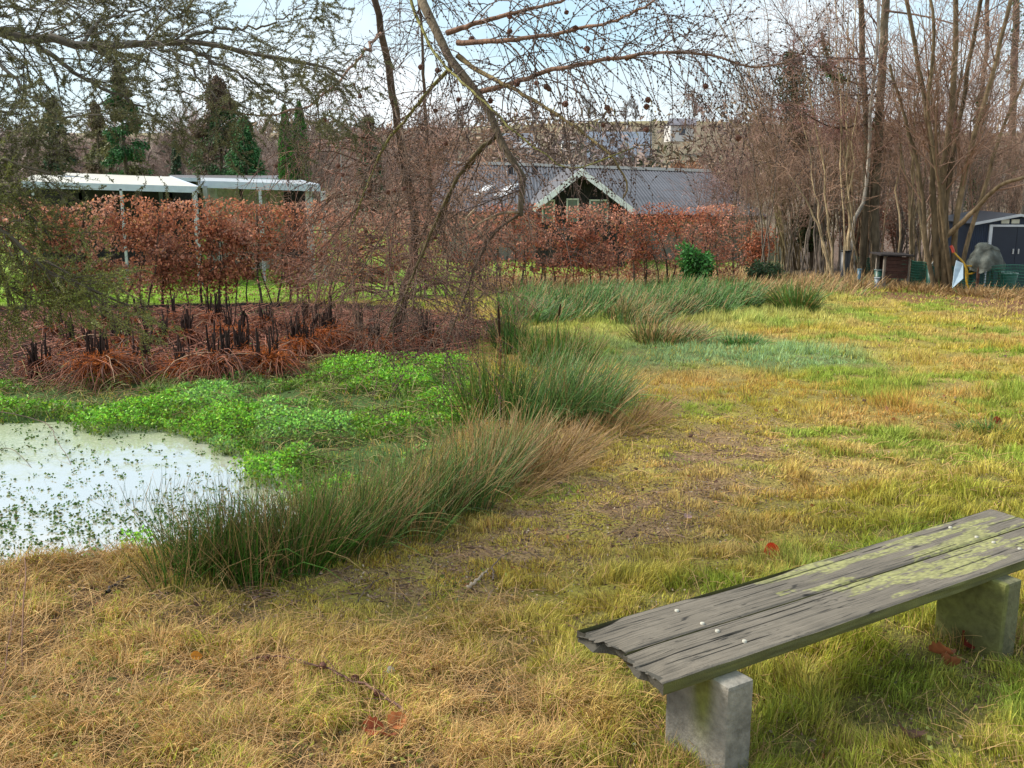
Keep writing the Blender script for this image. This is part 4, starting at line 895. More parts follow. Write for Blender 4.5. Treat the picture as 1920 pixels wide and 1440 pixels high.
    shoots([14, 15], 24, .25, .1, 60, .15, tc_)
    shoots([0, 2], 75, 1.2, .10, 330, .50, lerp(tc_, red, .6), .30, .0026, ang=(30, 80))
    shoots([1, 16, 17], 130, 1.3, .10, 950, .50, red * 1.4, .15, .0028)
    # dense low skirt of weeping twigs
    th = rng.uniform(0, 6.28, 150); r_ = rng.uniform(.15, .55, 150); o = base + np.stack([np.cos(th) * r_ * .5, np.sin(th) * r_ * .3 - .3, rng.uniform(.5, 2.9, 150)], 1); d = nrm(np.stack([np.cos(th), np.sin(th) * .7 - .3, rng.uniform(-.2, .8, 150)], 1)); pts = [o]
    for k in range(11): o = o + d * rng.uniform(.10, .27, (150, 1)); d = nrm(d + rng.normal(size=(150, 3)) * .14 + [0, 0, -.17]); o = np.concatenate([o[:, :2], np.maximum(o[:, 2:], -.45)], 1); pts.append(o)
    pA = np.stack(pts, 1); rA = np.tile(taper(12, .011, .003), (150, 1))
    pB, rB = grow(pA, rA, 1500, .50, .1, 1, (30, 80), 6, .07, .3, .5, .4, .0026, rng, tl=.3)
    pC, rC = grow(pB, rB, 3500, .24, .1, 1, (30, 70), 4, .04, .3, .7, .5, .0022, rng, tl=.3)
    for a, b, c in ((pA, rA, red * .8), (pB, rB, np.array([0.36, 0.18, 0.13])), (pC, rC, np.array([0.44, 0.24, 0.17]))):
        V, Q, C = tubes(a, b, 3, c * rng.uniform(.45, 1.4, (len(a), 1))); mbt.add(V, None, Q, C)
    wb(mbt, 'twigs', M_TWIG, root)
    # short spurs
    mb = MB()
    for a in tw:
        sg = np.linalg.norm(np.diff(a, axis=1), axis=2).sum(1); n = int(sg.sum() / .035); i = rng.choice(len(a), n, p=sg / sg.sum()); q, d_ = along(a, i, rng.random(n)); far = a[0, 0, 1] > 8.3
        blob(mb, q + rng.normal(size=(n, 3)) * .002, np.full(n, .0052) * rng.uniform(.7, 1.3, n), np.array([0.075, 0.045, 0.035]), rng)
    n = 900; i = rng.integers(4, 13, n); q, _ = along(P, i, rng.random(n)); blob(mb, q + rdir(n, rng) * .012, rng.uniform(.004, .008, n), np.array([0.10, 0.065, 0.04]), rng)
    wb(mb, 'spurs', M_TWIG, root)
    # cones, each on its twig
    cp = [(883, 65), (956, 23), (955, 54), (1062, 17), (1085, 40), (1095, 85), (1136, 105), (1182, 100), (974, 152), (1009, 155), (1020, 160), (1035, 166), (1060, 189), (1036, 209), (1138, 198), (1146, 207), (1212, 186), (1213, 198), (1214, 242), (1133, 229), (1321, 163), (1381, 248), (670, 156), (678, 182), (776, 124), (809, 124), (812, 203), (860, 185), (920, 190), (792, 240), (685, 355), (693, 350), (833, 270), (518, 312), (604, 223), (635, 305), (670, 395), (735, 352), (756, 350), (730, 520), (800, 530), (690, 430), (780, 575), (870, 590), (890, 600), (640, 330), (815, 440), (725, 360), (655, 250)]
    allp = np.concatenate([a[:, 1:].reshape(-1, 3) for a in tw if a[0, 0, 1] < 12]); pr = allp - [0, 0, CAMZ]
    dep = pr[:, 1] * math.cos(TH) - pr[:, 2] * math.sin(TH); sx = 960 + F * pr[:, 0] / dep; sy = 720 - F * (pr[:, 1] * math.sin(TH) + pr[:, 2] * math.cos(TH)) / dep
    for a, b in cp:
        e = np.hypot(sx - a, sy - b) + rng.random(len(sx)) * 4 + np.maximum(0, allp[:, 1] - 8) * 3; j = int(np.argmin(e))
        o = bpy.data.objects.new('cone', CONE); SC.collection.objects.link(o); o.parent = root; s = rng.uniform(.026, .034)
        o.location = Vector(allp[j] - np.array(root.location)); o.scale = (s, s, s); o.rotation_euler = (rng.normal() * .4, rng.normal() * .4, rng.uniform(0, 6))
make_larch()

def needles(P, n, rng, L=.013, w=.0035, col=(0.10, 0.135, 0.035), fwd=.6):
    sg = np.linalg.norm(np.diff(P, axis=1), axis=2).sum(1); i = rng.choice(len(P), n, p=sg / sg.sum()); o, d = along(P, i, rng.random(n))
    dd = nrm(d * fwd + rdir(n, rng) * .8 + [0, 0, .12]); V, Q, C = leaves(o, dd, L * rng.uniform(.7, 1.2, n), w, np.array(col) * rng.uniform(.55, 1.5, (n, 1)), rng); return V, Q, C
def make_spruce():
    base = np.array([-4.6, 5.6, 0]); base[2] = gz(-4.6, 5.6)
    T_ = np.stack([base, base + [.05, .1, 2.5], base + [0, .2, 5.5], base + [.1, .2, 9.0]])
    tk = lambda z: base + np.array([.03, .1, z - base[2]])
    L = lambda z, pts: np.vstack([tk(z)[None], path(pts)])
    boughs = [
        (L(2.75, [(-500, 0, 5.7), (-200, 30, 5.8), (0, 57, 5.8), (60, 72, 5.8), (130, 82, 5.8), (250, 84, 5.8), (350, 76, 5.9), (430, 90, 6.0), (520, 106, 6.1), (600, 125, 6.2), (650, 150, 6.2)]), .060, .006, 0),
        (path([(60, 72, 5.8), (115, 118, 5.7), (190, 165, 5.6), (260, 198, 5.6), (320, 245, 5.6)]), .018, .004, 0),
        (path([(300, 82, 5.85), (350, 122, 5.8), (400, 175, 5.7), (470, 205, 5.7)]), .011, .003, 0),
        (path([(340, 90, 5.9), (430, 128, 5.9), (500, 168, 5.9), (560, 200, 5.9), (600, 215, 5.9)]), .012, .003, 0),
        (path([(158, 78, 5.8), (178, 45, 5.9), (215, 28, 6.0), (290, 18, 6.1), (360, 25, 6.1)]), .011, .003, 0),
        (path([(350, 76, 5.9), (400, 56, 6.0), (470, 55, 6.1), (530, 34, 6.2), (575, 5, 6.3)]), .012, .003, 0),
        (L(3.0, [(-400, -60, 5.7), (-100, -20, 5.9), (60, -5, 6.0), (200, -10, 6.1), (330, -20, 6.1)]), .035, .006, 0),
        (path([(-100, 45, 5.75), (0, 120, 5.4), (60, 180, 5.3), (120, 222, 5.2), (190, 215, 5.2)]), .016, .004, 0),
        (L(2.5, [(-500, 120, 5.6), (-250, 160, 5.4), (-90, 180, 5.2), (-30, 200, 5.1), (40, 215, 5.1)]), .040, .005, 1),
        (L(2.3, [(-500, 180, 5.5), (-200, 230, 5.2), (-70, 262, 5.0), (10, 300, 4.9), (95, 326, 4.9)]), .040, .005, 1),
        (L(2.1, [(-500, 260, 5.4), (-200, 330, 5.0), (-60, 390, 4.8), (20, 450, 4.7), (90, 508, 4.7), (170, 545, 4.7), (245, 575, 4.7)]), .040, .005, 2),
        (L(1.9, [(-500, 300, 5.6), (-200, 330, 5.4), (-40, 340, 5.2), (10, 368, 5.1), (50, 405, 5.1), (95, 450, 5.0)]), .038, .005, 2),
        (L(1.8, [(-500, 400, 5.5), (-200, 450, 5.2), (-80, 500, 5.0), (0, 530, 4.9), (60, 560, 4.9)]), .035, .005, 2)]
    root = thing('spruce', base, 'spruce tree whose long mossy boughs reach in over the pond', 'spruce tree'); rng = rngs(51)
    V, Q, C = tubes(resample(T_, 14)[None], taper(14, .20, .09)[None], 12, BARKC); wb(MB().add(V, None, Q, C), 'trunk', M_BARK, root, True)
    for k, (pl, r0, r1, kind) in enumerate(boughs):
        P = resample(pl, 26)[None]; P[:, 1:-1] += rng.normal(size=(1, 24, 3)) * .01; Rr = taper(26, r0, r1, .7)[None]
        ln = np.linalg.norm(np.diff(P[0], axis=0), axis=1).sum(); vis = 0.35 if k in (0, 6, 8, 9, 10, 11, 12) else .1
        mb = MB(); V, Q, C = tubes(P, Rr, 8, np.array([0.12, 0.10, 0.075]) if kind == 0 else np.array([0.085, 0.07, 0.045])); mb.add(V, None, Q, C)
        m1 = int(ln * (16, 13, 22)[kind]); 
        p1, r1_ = grow(P, Rr, m1, .62 if kind == 0 else (.34 if kind == 1 else .38), vis, 1, (28, 60), 8, .035, .16, .35, .3, .0022, rng, tl=.35, flat=.75, rmax=.006)
        p2, r2_ = grow(p1, r1_, m1 * 5, .28, .12, 1, (30, 60), 5, .03, .2, .7, .5, .0016, rng, tl=.3, flat=.5)
        p3, r3_ = grow(p2, r2_, m1 * (9 if kind else 4), .13, .1, 1, (30, 60), 4, .02, .2, .7, .6, .0014, rng, tl=.2)
        for a, b in ((p1, r1_), (p2, r2_), (p3, r3_)): V, Q, C = tubes(a, b, 3, np.array([0.085, 0.065, 0.048]) * rng.uniform(.6, 1.4, (len(a), 1))); mb.add(V, None, Q, C)
        o = wb(mb, 'bough', M_TWIG, root)
        mb = MB(); nn = int(ln * (8500, 6500, 11000)[kind]); c = (0.155, 0.15, 0.065) if kind == 0 else ((0.125, 0.13, 0.05) if kind == 1 else (0.20, 0.215, 0.055))
        for a, f in ((p2, .4), (p3, .6)): V, Q, C = needles(a, int(nn * f), rng, .016, .0045, c); mb.add(V, None, Q, C)
        mb.build('needles', M_NEEDLE, root, loc=np.array(root.location))
make_spruce()

# ------------------------------------------------------------------ trees on the right
def V3(*a): return np.array(a, float)
HAZ = dict(rmin=.006)
def ivy(root, P, Rr, segs, n, rng, rad=.16, col=(0.045, 0.10, 0.030), name='ivy', sz=.07):
    mb = MB()
    for i, t0, t1 in segs:
        t = rng.uniform(t0, t1, n); o, d = along(P, np.full(n, i), t); k = rad * (0.5 + .9 * vn(t * 9, t * 0, 7)) * np.sin(np.clip((t - t0) / (t1 - t0), .04, .96) * math.pi) ** .4
        o = o + rdir(n, rng) * (k * rng.random(n) ** .5)[:, None]
        br = (rng.random((n, 1)) < .18); c = np.array(col) * rng.uniform(.4, 1.9, (n, 1)); c = np.where(br, np.array([[.19, .11, .06]]) * rng.uniform(.5, 1.4, (n, 1)), c)
        V, Q, C = leaves(o, rdir(n, rng, -.2), sz * rng.uniform(.8, 1.5, n), sz * .9, c, rng); mb.add(V, None, Q, C)
    wb(mb, name, M_LEAF, root)
LV = [dict(M=38, L=2.3, t0=.30, t1=1, ang=(22, 50), K=8, grav=-.02, wob=.14, rr=.42, rmin=.0065, tl=.5, rtip=.35, rmax=.02),
      dict(M=190, L=1.0, t0=.2, t1=1, ang=(25, 60), K=6, grav=-.01, wob=.2, rr=.6, rmin=.0052, tl=.4, rtip=.5),
      dict(M=640, L=.42, t0=.2, t1=1, ang=(25, 65), K=4, grav=0, wob=.25, rr=.7, rmin=.0046, tl=.3, rtip=.6)]
def lv(scale, **kw):
    o = []
    for d in LV:
        d = dict(d); d['M'] = max(1, int(d['M'] * scale)); d.update(kw); o.append(d)
    return o
def right_trees():
    rng = rngs(61)
    # leaning hazels
    def hazel(bpx, bpy, tops, r, label, seed, scale=1.0, col=(0.33, 0.25, 0.15), tw=(0.31, 0.19, 0.13), dY=0.0, group='many stemmed hazels at the lawn edge', ivyseg=None, flat=None):
        b = G(bpx, bpy); limbs = []; rg = rngs(seed); cols = []
        for (tx, ty) in tops:
            o = b + V3(rg.normal() * .26, rg.normal() * .24, -.05); dy = rg.uniform(-1.0, 1.2) + dY; e = at(tx, ty, b[1] + dy)
            m1 = lerp(o, e, .35) + V3(0, 0, .35 * abs(e[0] - o[0])); m2 = lerp(o, e, .7) + V3(0, 0, .25 * abs(e[0] - o[0]))
            r0 = r * rg.uniform(.55, 1.2); limbs.append((np.stack([o, m1, m2, e]), r0, r0 * .28)); cols.append(np.array(col) * rg.uniform(.55, 1.35))
        root, out, rg2 = woody('hazel', b, label, 'tree', limbs, lv(scale), seed, group, limbcols=cols, twigc=tw, S0=6)
        if ivyseg: ivy(root, out[0][0], out[0][1], ivyseg, 700, rg2)
        return root, out, rg2
    hazel(1492, 505, [(rng.uniform(1290, 1540), rng.uniform(-60, 230)) for _ in range(26)], .027, 'multi stemmed hazel fanning wide over the pale rank grass', 62, 2.6)
    hazel(1400, 500, [(rng.uniform(1310, 1460), rng.uniform(180, 340)) for _ in range(14)], .018, 'low purple twigged hazel just beyond the green laurel', 63, 2.0, (0.24, 0.17, 0.13), (0.27, 0.155, 0.14))
    hazel(1575, 535, [(1500, 60), (1535, -40), (1560, -80), (1590, 30), (1500, 200), (1610, -60), (1480, 330)], .04, 'hazel with mossy stems left of the white birch stem', 64, .8)
    hazel(1340, 498, [(rng.uniform(1300, 1400), rng.uniform(300, 400)) for _ in range(8)], .014, 'thin bare shrub between laurel and hazels', 65, 1.6, (0.22, 0.15, 0.12), (0.26, 0.155, 0.14))
    hazel(1450, 505, [(1400, 40), (1430, -60), (1480, 20), (1520, -40), (1380, 130), (1465, 150)], .032, 'taller hazel in front of the ivy dome', 68, 1.0)
    hazel(1545, 515, [(1530, 20), (1555, 100), (1580, -30), (1600, 60), (1515, 160), (1620, 140), (1570, 240)], .028, 'slender hazel between ivy trunk and birch', 69, .8)
    hazel(1735, 535, [(1700, 250), (1725, 40), (1760, 120), (1740, -40), (1700, 130)], .034, 'straight stemmed hazel behind the green bucket', 70, .6)
    hazel(1700, 528, [(1660, 60), (1690, -60), (1720, 80), (1740, 200), (1650, 210), (1705, 160)], .035, 'slim hazel growing behind the old wooden compost box', 66, .7)
    hazel(1620, 522, [(rng.uniform(1585, 1690), rng.uniform(-60, 200)) for _ in range(9)], .036, 'clump of slim brown stems around the birch foot', 77, .8, (0.20, 0.14, 0.085))
    hazel(1755, 540, [(rng.uniform(1700, 1830), rng.uniform(-60, 260)) for _ in range(10)], .038, 'clump of brown stems crowding the big spreading tree', 78, .8, (0.17, 0.12, 0.07))
    hazel(1590, 528, [(rng.uniform(1540, 1640), rng.uniform(-40, 300)) for _ in range(9)], .030, 'clump of thin stems between hazel and crooked white birch', 79, .7, (0.19, 0.135, 0.08))
    hazel(1850, 505, [(1830, 60), (1860, -40), (1890, 100), (1930, 160), (1870, 210), (1800, 150)], .035, 'leaning hazel beside the dark shed', 67, .7)
    # birch
    b = G(1642, 527); Yb = b[1]
    limbs = [([b - V3(0, 0, .1), at(1640, 400, Yb), at(1647, 250, Yb), at(1655, 100, Yb + .1), at(1668, -90, Yb + .2)], .130, .095),
             ([b + V3(-.32, .1, -.1), at(1622, 420, Yb), at(1625, 300, Yb), at(1618, 120, Yb - .1), at(1612, -90, Yb - .3)], .10, .07),
             ([b + V3(-.5, -.1, -.05), at(1597, 455, Yb - .2), at(1605, 408, Yb - .2), at(1620, 372, Yb - .1), at(1630, 250, Yb - .2), at(1643, 100, Yb - .3), at(1650, -90, Yb - .3)], .055, .035),
             ([at(1630, 232, Yb), at(1560, 238, Yb - 1.5), at(1480, 195, Yb - 3.0)], .035, .012), ([at(1628, 110, Yb), at(1560, 108, Yb - 1.5), at(1470, 98, Yb - 2.6)], .03, .01),
             ([at(1645, 290, Yb), at(1700, 235, Yb - 1.4), at(1800, 225, Yb - 3)], .03, .01), ([at(1660, 20, Yb), at(1730, 30, Yb - 1), at(1790, 45, Yb - 2)], .03, .015), ([at(1622, 160, Yb), at(1560, 140, Yb - .5), at(1490, 60, Yb - 1), at(1440, -10, Yb - 1)], .03, .008),
             ([at(1650, 180, Yb), at(1580, 180, Yb - .8), at(1520, 200, Yb - 1.6), at(1470, 196, Yb - 2)], .024, .008)]
    cols = [V3(.145, .118, .08), V3(.12, .095, .065), V3(.42, .38, .33)] + [V3(.12, .08, .06)] * 6
    root, out, rg = woody('birch', b, 'tallest group of birch stems, one of them white and crooked low down', 'birch tree', [(np.array(p), a, c) for p, a, c in limbs], lv(2.4), 71, limbcols=cols, twigc=(0.26, 0.15, 0.115), S0=10, K0=20)
    P, Rr = out[0]
    mb = MB()
    a1, r1 = grow(P[3:6], Rr[3:6], 60, .9, .3, 1, (30, 80), 6, .03, .3, .5, .4, .007, rg); a2, r2 = grow(a1, r1, 900, .4, .1, 1, (30, 80), 4, .02, .3, .7, .5, .006, rg)
    for a, r in ((a1, r1), (a2, r2)): V, Q, C = tubes(a, r, 3, V3(.28, .145, .125) * rg.uniform(.5, 1.4, (len(a), 1))); mb.add(V, None, Q, C)
    wb(mb, 'drooping_twigs', M_TWIG, root)
    ivy(root, P, Rr, [(7, .15, .45), (0, .45, .56)], 260, rg, .12)
    # big multi stem
    b = G(1775, 548); Ye = b[1]
    limbs = [([b - V3(0, 0, .1), at(1768, 400, Ye), at(1772, 300, Ye), at(1788, 160, Ye), at(1792, -80, Ye)], .095, .05), ([b + V3(-.2, 0, -.1), at(1752, 420, Ye), at(1745, 270, Ye), at(1722, 120, Ye), at(1688, -60, Ye)], .075, .04),
             ([b + V3(.18, 0, -.1), at(1790, 440, Ye), at(1815, 300, Ye - .2), at(1858, 150, Ye - .4), at(1905, -40, Ye - .5)], .08, .04), ([b + V3(0, .3, -.1), at(1778, 350, Ye), at(1806, 180, Ye + .3), at(1850, -60, Ye + .3)], .07, .04),
             ([at(1772, 445, Ye), at(1830, 392, Ye - .5), at(1880, 345, Ye - 1), at(1930, 330, Ye - 1.3), at(2010, 300, Ye - 1.5)], .065, .03), ([b + V3(-.28, -.1, -.1), at(1738, 470, Ye), at(1728, 350, Ye), at(1690, 200, Ye), at(1668, 120, Ye)], .06, .03),
             ([b + V3(.3, .1, -.1), at(1812, 460, Ye), at(1835, 390, Ye), at(1880, 240, Ye), at(1935, 120, Ye)], .06, .03), ([b + V3(.1, -.1, -.1), at(1770, 430, Ye - .3), at(1758, 330, Ye - .5), at(1740, 180, Ye - .6), at(1752, 60, Ye - .8), at(1735, -60, Ye - .8)], .06, .03)]
    root, out, rg = woody('coppiced_maple', b, 'big tree of thick spreading stems standing behind the green netting', 'tree', [(np.array(p), a, c) for p, a, c in limbs], lv(2.2), 72, limbcols=[V3(.165, .12, .07) * k for k in (1, .8, 1.1, .7, 1.15, .8, 1.1, .9)], twigc=(0.25, 0.15, 0.105), S0=9, K0=18)
    # ivy clad trees
    def ivytree(pts, r0, r1, label, seed, segs, n, rad, scale=.5, col=(0.045, 0.10, 0.030)):
        b = G(*pts[0][:2]) if len(pts[0]) == 2 else at(*pts[0]); Y0 = b[1]; pl = [b - V3(0, 0, .1)] + [at(a, c, Y0) for a, c in pts[1:]]
        root, out, rg = woody('ivy_clad_tree', b, label, 'tree', [(np.array(pl), r0, r1)], lv(scale), seed, 'ivy clad trees', K0=20, limbcols=[V3(.12, .09, .065)])
        ivy(root, out[0][0], out[0][1], segs, n, rg, rad, col)
    ivytree([(1528, 505), (1518, 400), (1500, 260), (1482, 100)], .12, .07, 'dead leaning trunk topped by a big dome of ivy', 73, [(0, .12, .28), (0, .58, 1.0)], 4200, .55, .25, (0.055, 0.085, 0.030))
    ivytree([(1812, 510), (1822, 380), (1842, 160), (1856, -40)], .09, .06, 'straight trunk wrapped in bright ivy beside the shed', 74, [(0, .10, .42), (0, .5, .62)], 1100, .22, .5)
    ivytree([(1897, 480), (1898, 250), (1908, -60)], .15, .11, 'dark trunk rising behind the shed roof', 75, [(0, .3, .42), (0, .6, .95)], 500, .30, .6)
    ivytree([(1605, 505), (1590, 330), (1572, 200), (1540, 60)], .08, .05, 'ivy covered stem slanting behind the birch', 76, [(0, .45, .95)], 1200, .32, .3, (0.055, 0.085, 0.030))
right_trees()

def bare_tree(seed, H, nst, spread, scale=1.0, rmin=.012, r0=.07, tw=(0.27, 0.175, 0.125)):
    rg = rngs(seed); limbs = []
    for k in range(nst):
        a = rg.uniform(0, 6.28); s = spread * rg.uniform(.2, 1); o = V3(rg.normal() * .25 * (nst > 1), rg.normal() * .25 * (nst > 1), -.2); e = V3(math.cos(a) * s, math.sin(a) * s, H * rg.uniform(.75, 1.0))
        limbs.append((np.stack([o, lerp(o, e, .35) * [.6, .6, 1], lerp(o, e, .7) * [.9, .9, 1], e]), r0 * rg.uniform(.6, 1.1), r0 * .2))
    L = [dict(M=int(46 * scale), L=H * .36, t0=.25, t1=1, ang=(20, 50), K=7, grav=-.03, wob=.13, rr=.5, rmin=rmin * 1.5, tl=.55, rtip=.4), dict(M=int(260 * scale), L=H * .17, t0=.2, t1=1, ang=(20, 55), K=5, grav=-.02, wob=.2, rr=.6, rmin=rmin * 1.1, tl=.4, rtip=.5), dict(M=int(1100 * scale), L=H * .075, t0=.2, t1=1, ang=(25, 60), K=4, grav=0, wob=.2, rr=.7, rmin=rmin, tl=.3, rtip=.6)]
    return woody('bare_tree', (0, 0, 0), None, 'tree', limbs, L, seed, S0=6, K0=9, bark=V3(.17, .14, .115), twigc=tw)[0]
def place_tree(proto, first, loc, label, group, s, rz):
    if first: r = proto
    else:
        r = proto.copy(); SC.collection.objects.link(r)
        for ch in list(proto.children): c = ch.copy(); SC.collection.objects.link(c); c.parent = r
    r.location = loc; r.scale = (s, s, s * 1.0); r.rotation_euler = (0, 0, rz); r['label'] = label; r['group'] = group
def background_trees():
    rng = rngs(81)
    A = [bare_tree(82, 7.5, 9, 1.6, .6, .007, .040), bare_tree(83, 7.0, 11, 2.0, .6, .007, .030, (0.30, 0.185, 0.14)), bare_tree(84, 8.5, 3, 1.2, .9, .008, .07)]
    used = [0, 0, 0]
    for k in range(30):      # thicket on the right
        i = k % 3; px_ = 1385 + 590 * (k + rng.random()) / 30; Y = rng.uniform(27, 42); x = (px_ - 960) / F * Y
        s = rng.uniform(.38, .55) if px_ < 1470 else rng.uniform(.5, .78)
        place_tree(A[i], not used[i], (x, Y, gz(x, Y)), 'bare thin stemmed tree in the thicket behind the lawn edge trees', 'bare trees of the thicket', s, rng.uniform(0, 6.28)); used[i] = 1
    B = [bare_tree(85, 10, 3, 2.2, 1.3, .017, .12, (0.28, 0.21, 0.18)), bare_tree(86, 9, 5, 2.4, 1.3, .017, .09, (0.32, 0.22, 0.19)), bare_tree(87, 8, 2, 1.8, 1.2, .017, .13, (0.26, 0.21, 0.17))]
    used = [0, 0, 0]
    for k in range(44):      # far trees behind carports and larch
        i = k % 3; px_ = -60 + 960 * (k + rng.random()) / 44; Y = rng.uniform(60, 84); x = (px_ - 960) / F * Y
        s = rng.uniform(.42, .70)
        place_tree(B[i], not used[i], (x, Y, gz(x, Y)), 'bare grey brown tree in the woodland beyond the white carport roofs', 'bare trees beyond the carports', s, rng.uniform(0, 6.28)); used[i] = 1
    # conifers
    def conifer(px, ybase, ytop, hw, Y, label, seed, col, n=9000, shape='cone', mixc_=None):
        rg = rngs(seed); x = (px - 960) / F * Y; z0 = gz(x, Y); zt = at(px, ytop, Y)[2]; H = zt - z0; rw = hw / F * Y; root = thing('conifer' if shape != 'column' else 'cypress', (x, Y, z0), label, 'conifer' if shape != 'column' else 'cypress', 'conifers beyond the carports' if shape != 'column' else 'paired cypresses')
        V, Q, C = tubes(np.array([[[x, Y, z0 - .2], [x, Y, z0 + H * .5], [x, Y, zt]]]), np.array([[.14, .09, .02]]), 7, V3(.10, .075, .055)); wb(MB().add(V, None, Q, C), 'trunk', M_BARK, root, True)
        if shape == 'cone':
            nb = 90; t = rg.uniform(.08, .99, nb) ** .9; a = rg.uniform(0, 6.28, nb); prof = (1 - t) ** .75 * np.minimum(1, t / .12 + .5) * rw * rg.uniform(.6, 1.2, nb)
            o = np.stack([np.full(nb, x), np.full(nb, Y), z0 + H * t], 1); e = o + np.stack([np.cos(a) * prof, np.sin(a) * prof, -.12 * prof + .1 * H * .02], 1); P = np.stack([o, (o + e) / 2 + [0, 0, .05], e], 1)
            V, Q, C = tubes(P, np.full((nb, 3), .015), 3, V3(.09, .07, .05)); mb = MB().add(V, None, Q, C); i = rg.integers(0, nb, n); q, d = along(P, i, rg.uniform(.15, 1, n) ** .6); q = q + rg.normal(size=(n, 3)) * [.10, .10, .11] * (rw / 1.6)
            dd = nrm(d + rdir(n, rg) * .7 + [0, 0, -.35]); L = rg.uniform(.09, .24, n)
        else:
            t = rg.random(n); a = rg.uniform(0, 6.28, n); pr = rw * np.minimum(1, (1 - t) * 2.6) ** .6 * (.75 + .4 * vn(a * 1.5, t * 12, seed)) * rg.random(n) ** .35; q = np.stack([x + np.cos(a) * pr, Y + np.sin(a) * pr, z0 + .1 + (H - .1) * t], 1); dd = nrm(rdir(n, rg) * .5 + [0, 0, 1.2]); L = rg.uniform(.10, .2, n); mb = MB()
        cc = np.array(col) * rg.uniform(.35, 1.7, (n, 1)); 
        if mixc_ is not None: cc = np.where((fbm(q[:, 0] * 1.6, q[:, 2] * 1.1, seed, 3) > .5)[:, None], np.array(mixc_) * rg.uniform(.4, 1.5, (n, 1)), cc)
        V, Q, C = leaves(q, dd, L, L * .42, cc, rg); mb.add(V, None, Q, C); wb(mb, 'crown', M_NEEDLE, root)
    conifer(428, 330, 152, 92, 56, 'broad dark conifer with rusty crown tip, tallest beyond the carports', 91, (.06, .12, .045), 22000, mixc_=(.13, .085, .055))
    conifer(472, 330, 228, 62, 52, 'mid green rounded conifer in front of the tallest one', 92, (.055, .15, .05), 12000)
    conifer(252, 330, 132, 62, 50, 'shaggy two toned conifer left of the clearing', 93, (.05, .14, .045), 19000, mixc_=(.16, .15, .06))
    conifer(205, 330, 190, 42, 54, 'pale olive conifer touching the shaggy one', 94, (.14, .14, .065), 7000, mixc_=(.18, .13, .08))
    conifer(128, 330, 178, 52, 58, 'narrow pointed conifer above the long white roof', 95, (.045, .09, .04), 8000, mixc_=(.10, .08, .05))
    conifer(345, 330, 265, 16, 60, 'small slim conifer between the tall ones', 96, (.06, .10, .05), 3000)
    conifer(700, 330, 215, 36, 60, 'faint blue green conifer behind the larch twigs', 97, (.08, .12, .06), 6000, mixc_=(.17, .13, .10))
    conifer(547, 345, 203, 15, 40, 'slender bright green cypress, the thinner of the pair', 98, (.07, .17, .035), 7000, 'column')
    conifer(574, 345, 196, 17, 40.5, 'slender bright green cypress with fuller base', 99, (.06, .155, .035), 8000, 'column')
    conifer(1213, 300, 205, 16, 150, 'lone fir with spaced whorls on the hill crest', 100, (.06, .075, .05), 900)
    # bare trees on the crest
    C_ = bare_tree(88, 9, 2, 2, .5, .05, .16, (0.20, 0.17, 0.15)); first = True
    for px_, py_, Y in ((1165, 245, 260), (1185, 246, 260), (905, 250, 240), (1100, 250, 270), (1290, 240, 250), (865, 262, 230), (1003, 246, 280)):
        x = (px_ - 960) / F * Y; place_tree(C_, first, (x, Y, gz(x, Y)), 'distant bare tree standing on the hill crest', 'bare trees on the hill crest', rng.uniform(.6, 1.0), rng.uniform(0, 6)); first = False
    # hillside scrub
    n = 52000; y = 60 * (330 / 60) ** rng.random(n); x = rng.uniform(-.62, .62, n) * y; cl = fbm(x / (6 + y * .05), y / (10 + y * .08), 500, 3)
    k = (rng.random(n) < sstep(.3, .55, cl)) & ((y < 235) | (rng.random(n) < .06)); x, y, cl = x[k], y[k], cl[k]; n = len(x)
    h = (1.2 + 5.0 * sstep(.4, .7, cl)) * rng.uniform(.4, 1.1, n); z0 = terrain(x, y)
    o = np.stack([x, y, z0 + h * rng.random(n) ** .6], 1); cc = np.array([.20, .145, .125]) * rng.uniform(.55, 1.45, (n, 1)) + np.array([.05, .03, -.01]) * (fbm(x / 14, y / 20, 510, 2) > .55)[:, None] - np.array([.08, .03, .05]) * (fbm(x / 9, y / 14, 520, 2) > .68)[:, None]
    V, Q, C = leaves(o, rdir(n, rng, .5), y * .011 * rng.uniform(.4, 1.2, n), y * .0024, np.clip(cc, .03, 1), rng); tag(mesh_obj('hillside_scrub', V, None, Q, C, M_TWIG), 'brown leafless scrub covering the distant hillside', 'scrub', None, 'stuff')
    # broad bush with withered leaves beyond the house
    def bush(px, py, w, h, Y, label, seed, col, n, name='shrub', L=(.05, .1), stems=14, base=None, trs=None, cat='shrub', group=None):
        rg = rngs(seed); b = np.array([(px - 960) / F * Y, Y, 0]); b[2] = gz(b[0], Y); root = thing(name, b, label, cat, group); rw = w / F * Y; H = h / F * Y
        a = rg.uniform(0, 6.28, stems); s = rg.uniform(.2, 1, stems) * rw * .8; e = b + np.stack([np.cos(a) * s, np.sin(a) * s, H * rg.uniform(.5, .95, stems)], 1); P = np.stack([np.tile(b - [0, 0, .05], (stems, 1)), b * .5 + e * .5 + [0, 0, .1 * H], e], 1)
        V, Q, C = tubes(P, np.full((stems, 3), max(.008, Y * .0003)) * [1.5, 1, .6], 4, V3(.12, .09, .06)); p1, r1 = grow(P, np.full((stems, 3), .01), stems * 9, H * .35, .2, 1, (25, 60), 4, 0, .25, .6, .4, max(.004, Y * .0003), rg); V2, Q2, C2 = tubes(p1, r1, 3, V3(.14, .10, .07)); wb(MB().add(V, None, Q, C).add(V2, None, Q2, C2), 'stems', M_TWIG, root)
        i = rg.integers(0, len(p1), n); o, _ = along(p1, i, rg.uniform(.1, 1, n)); o = o + rg.normal(size=(n, 3)) * H * .05
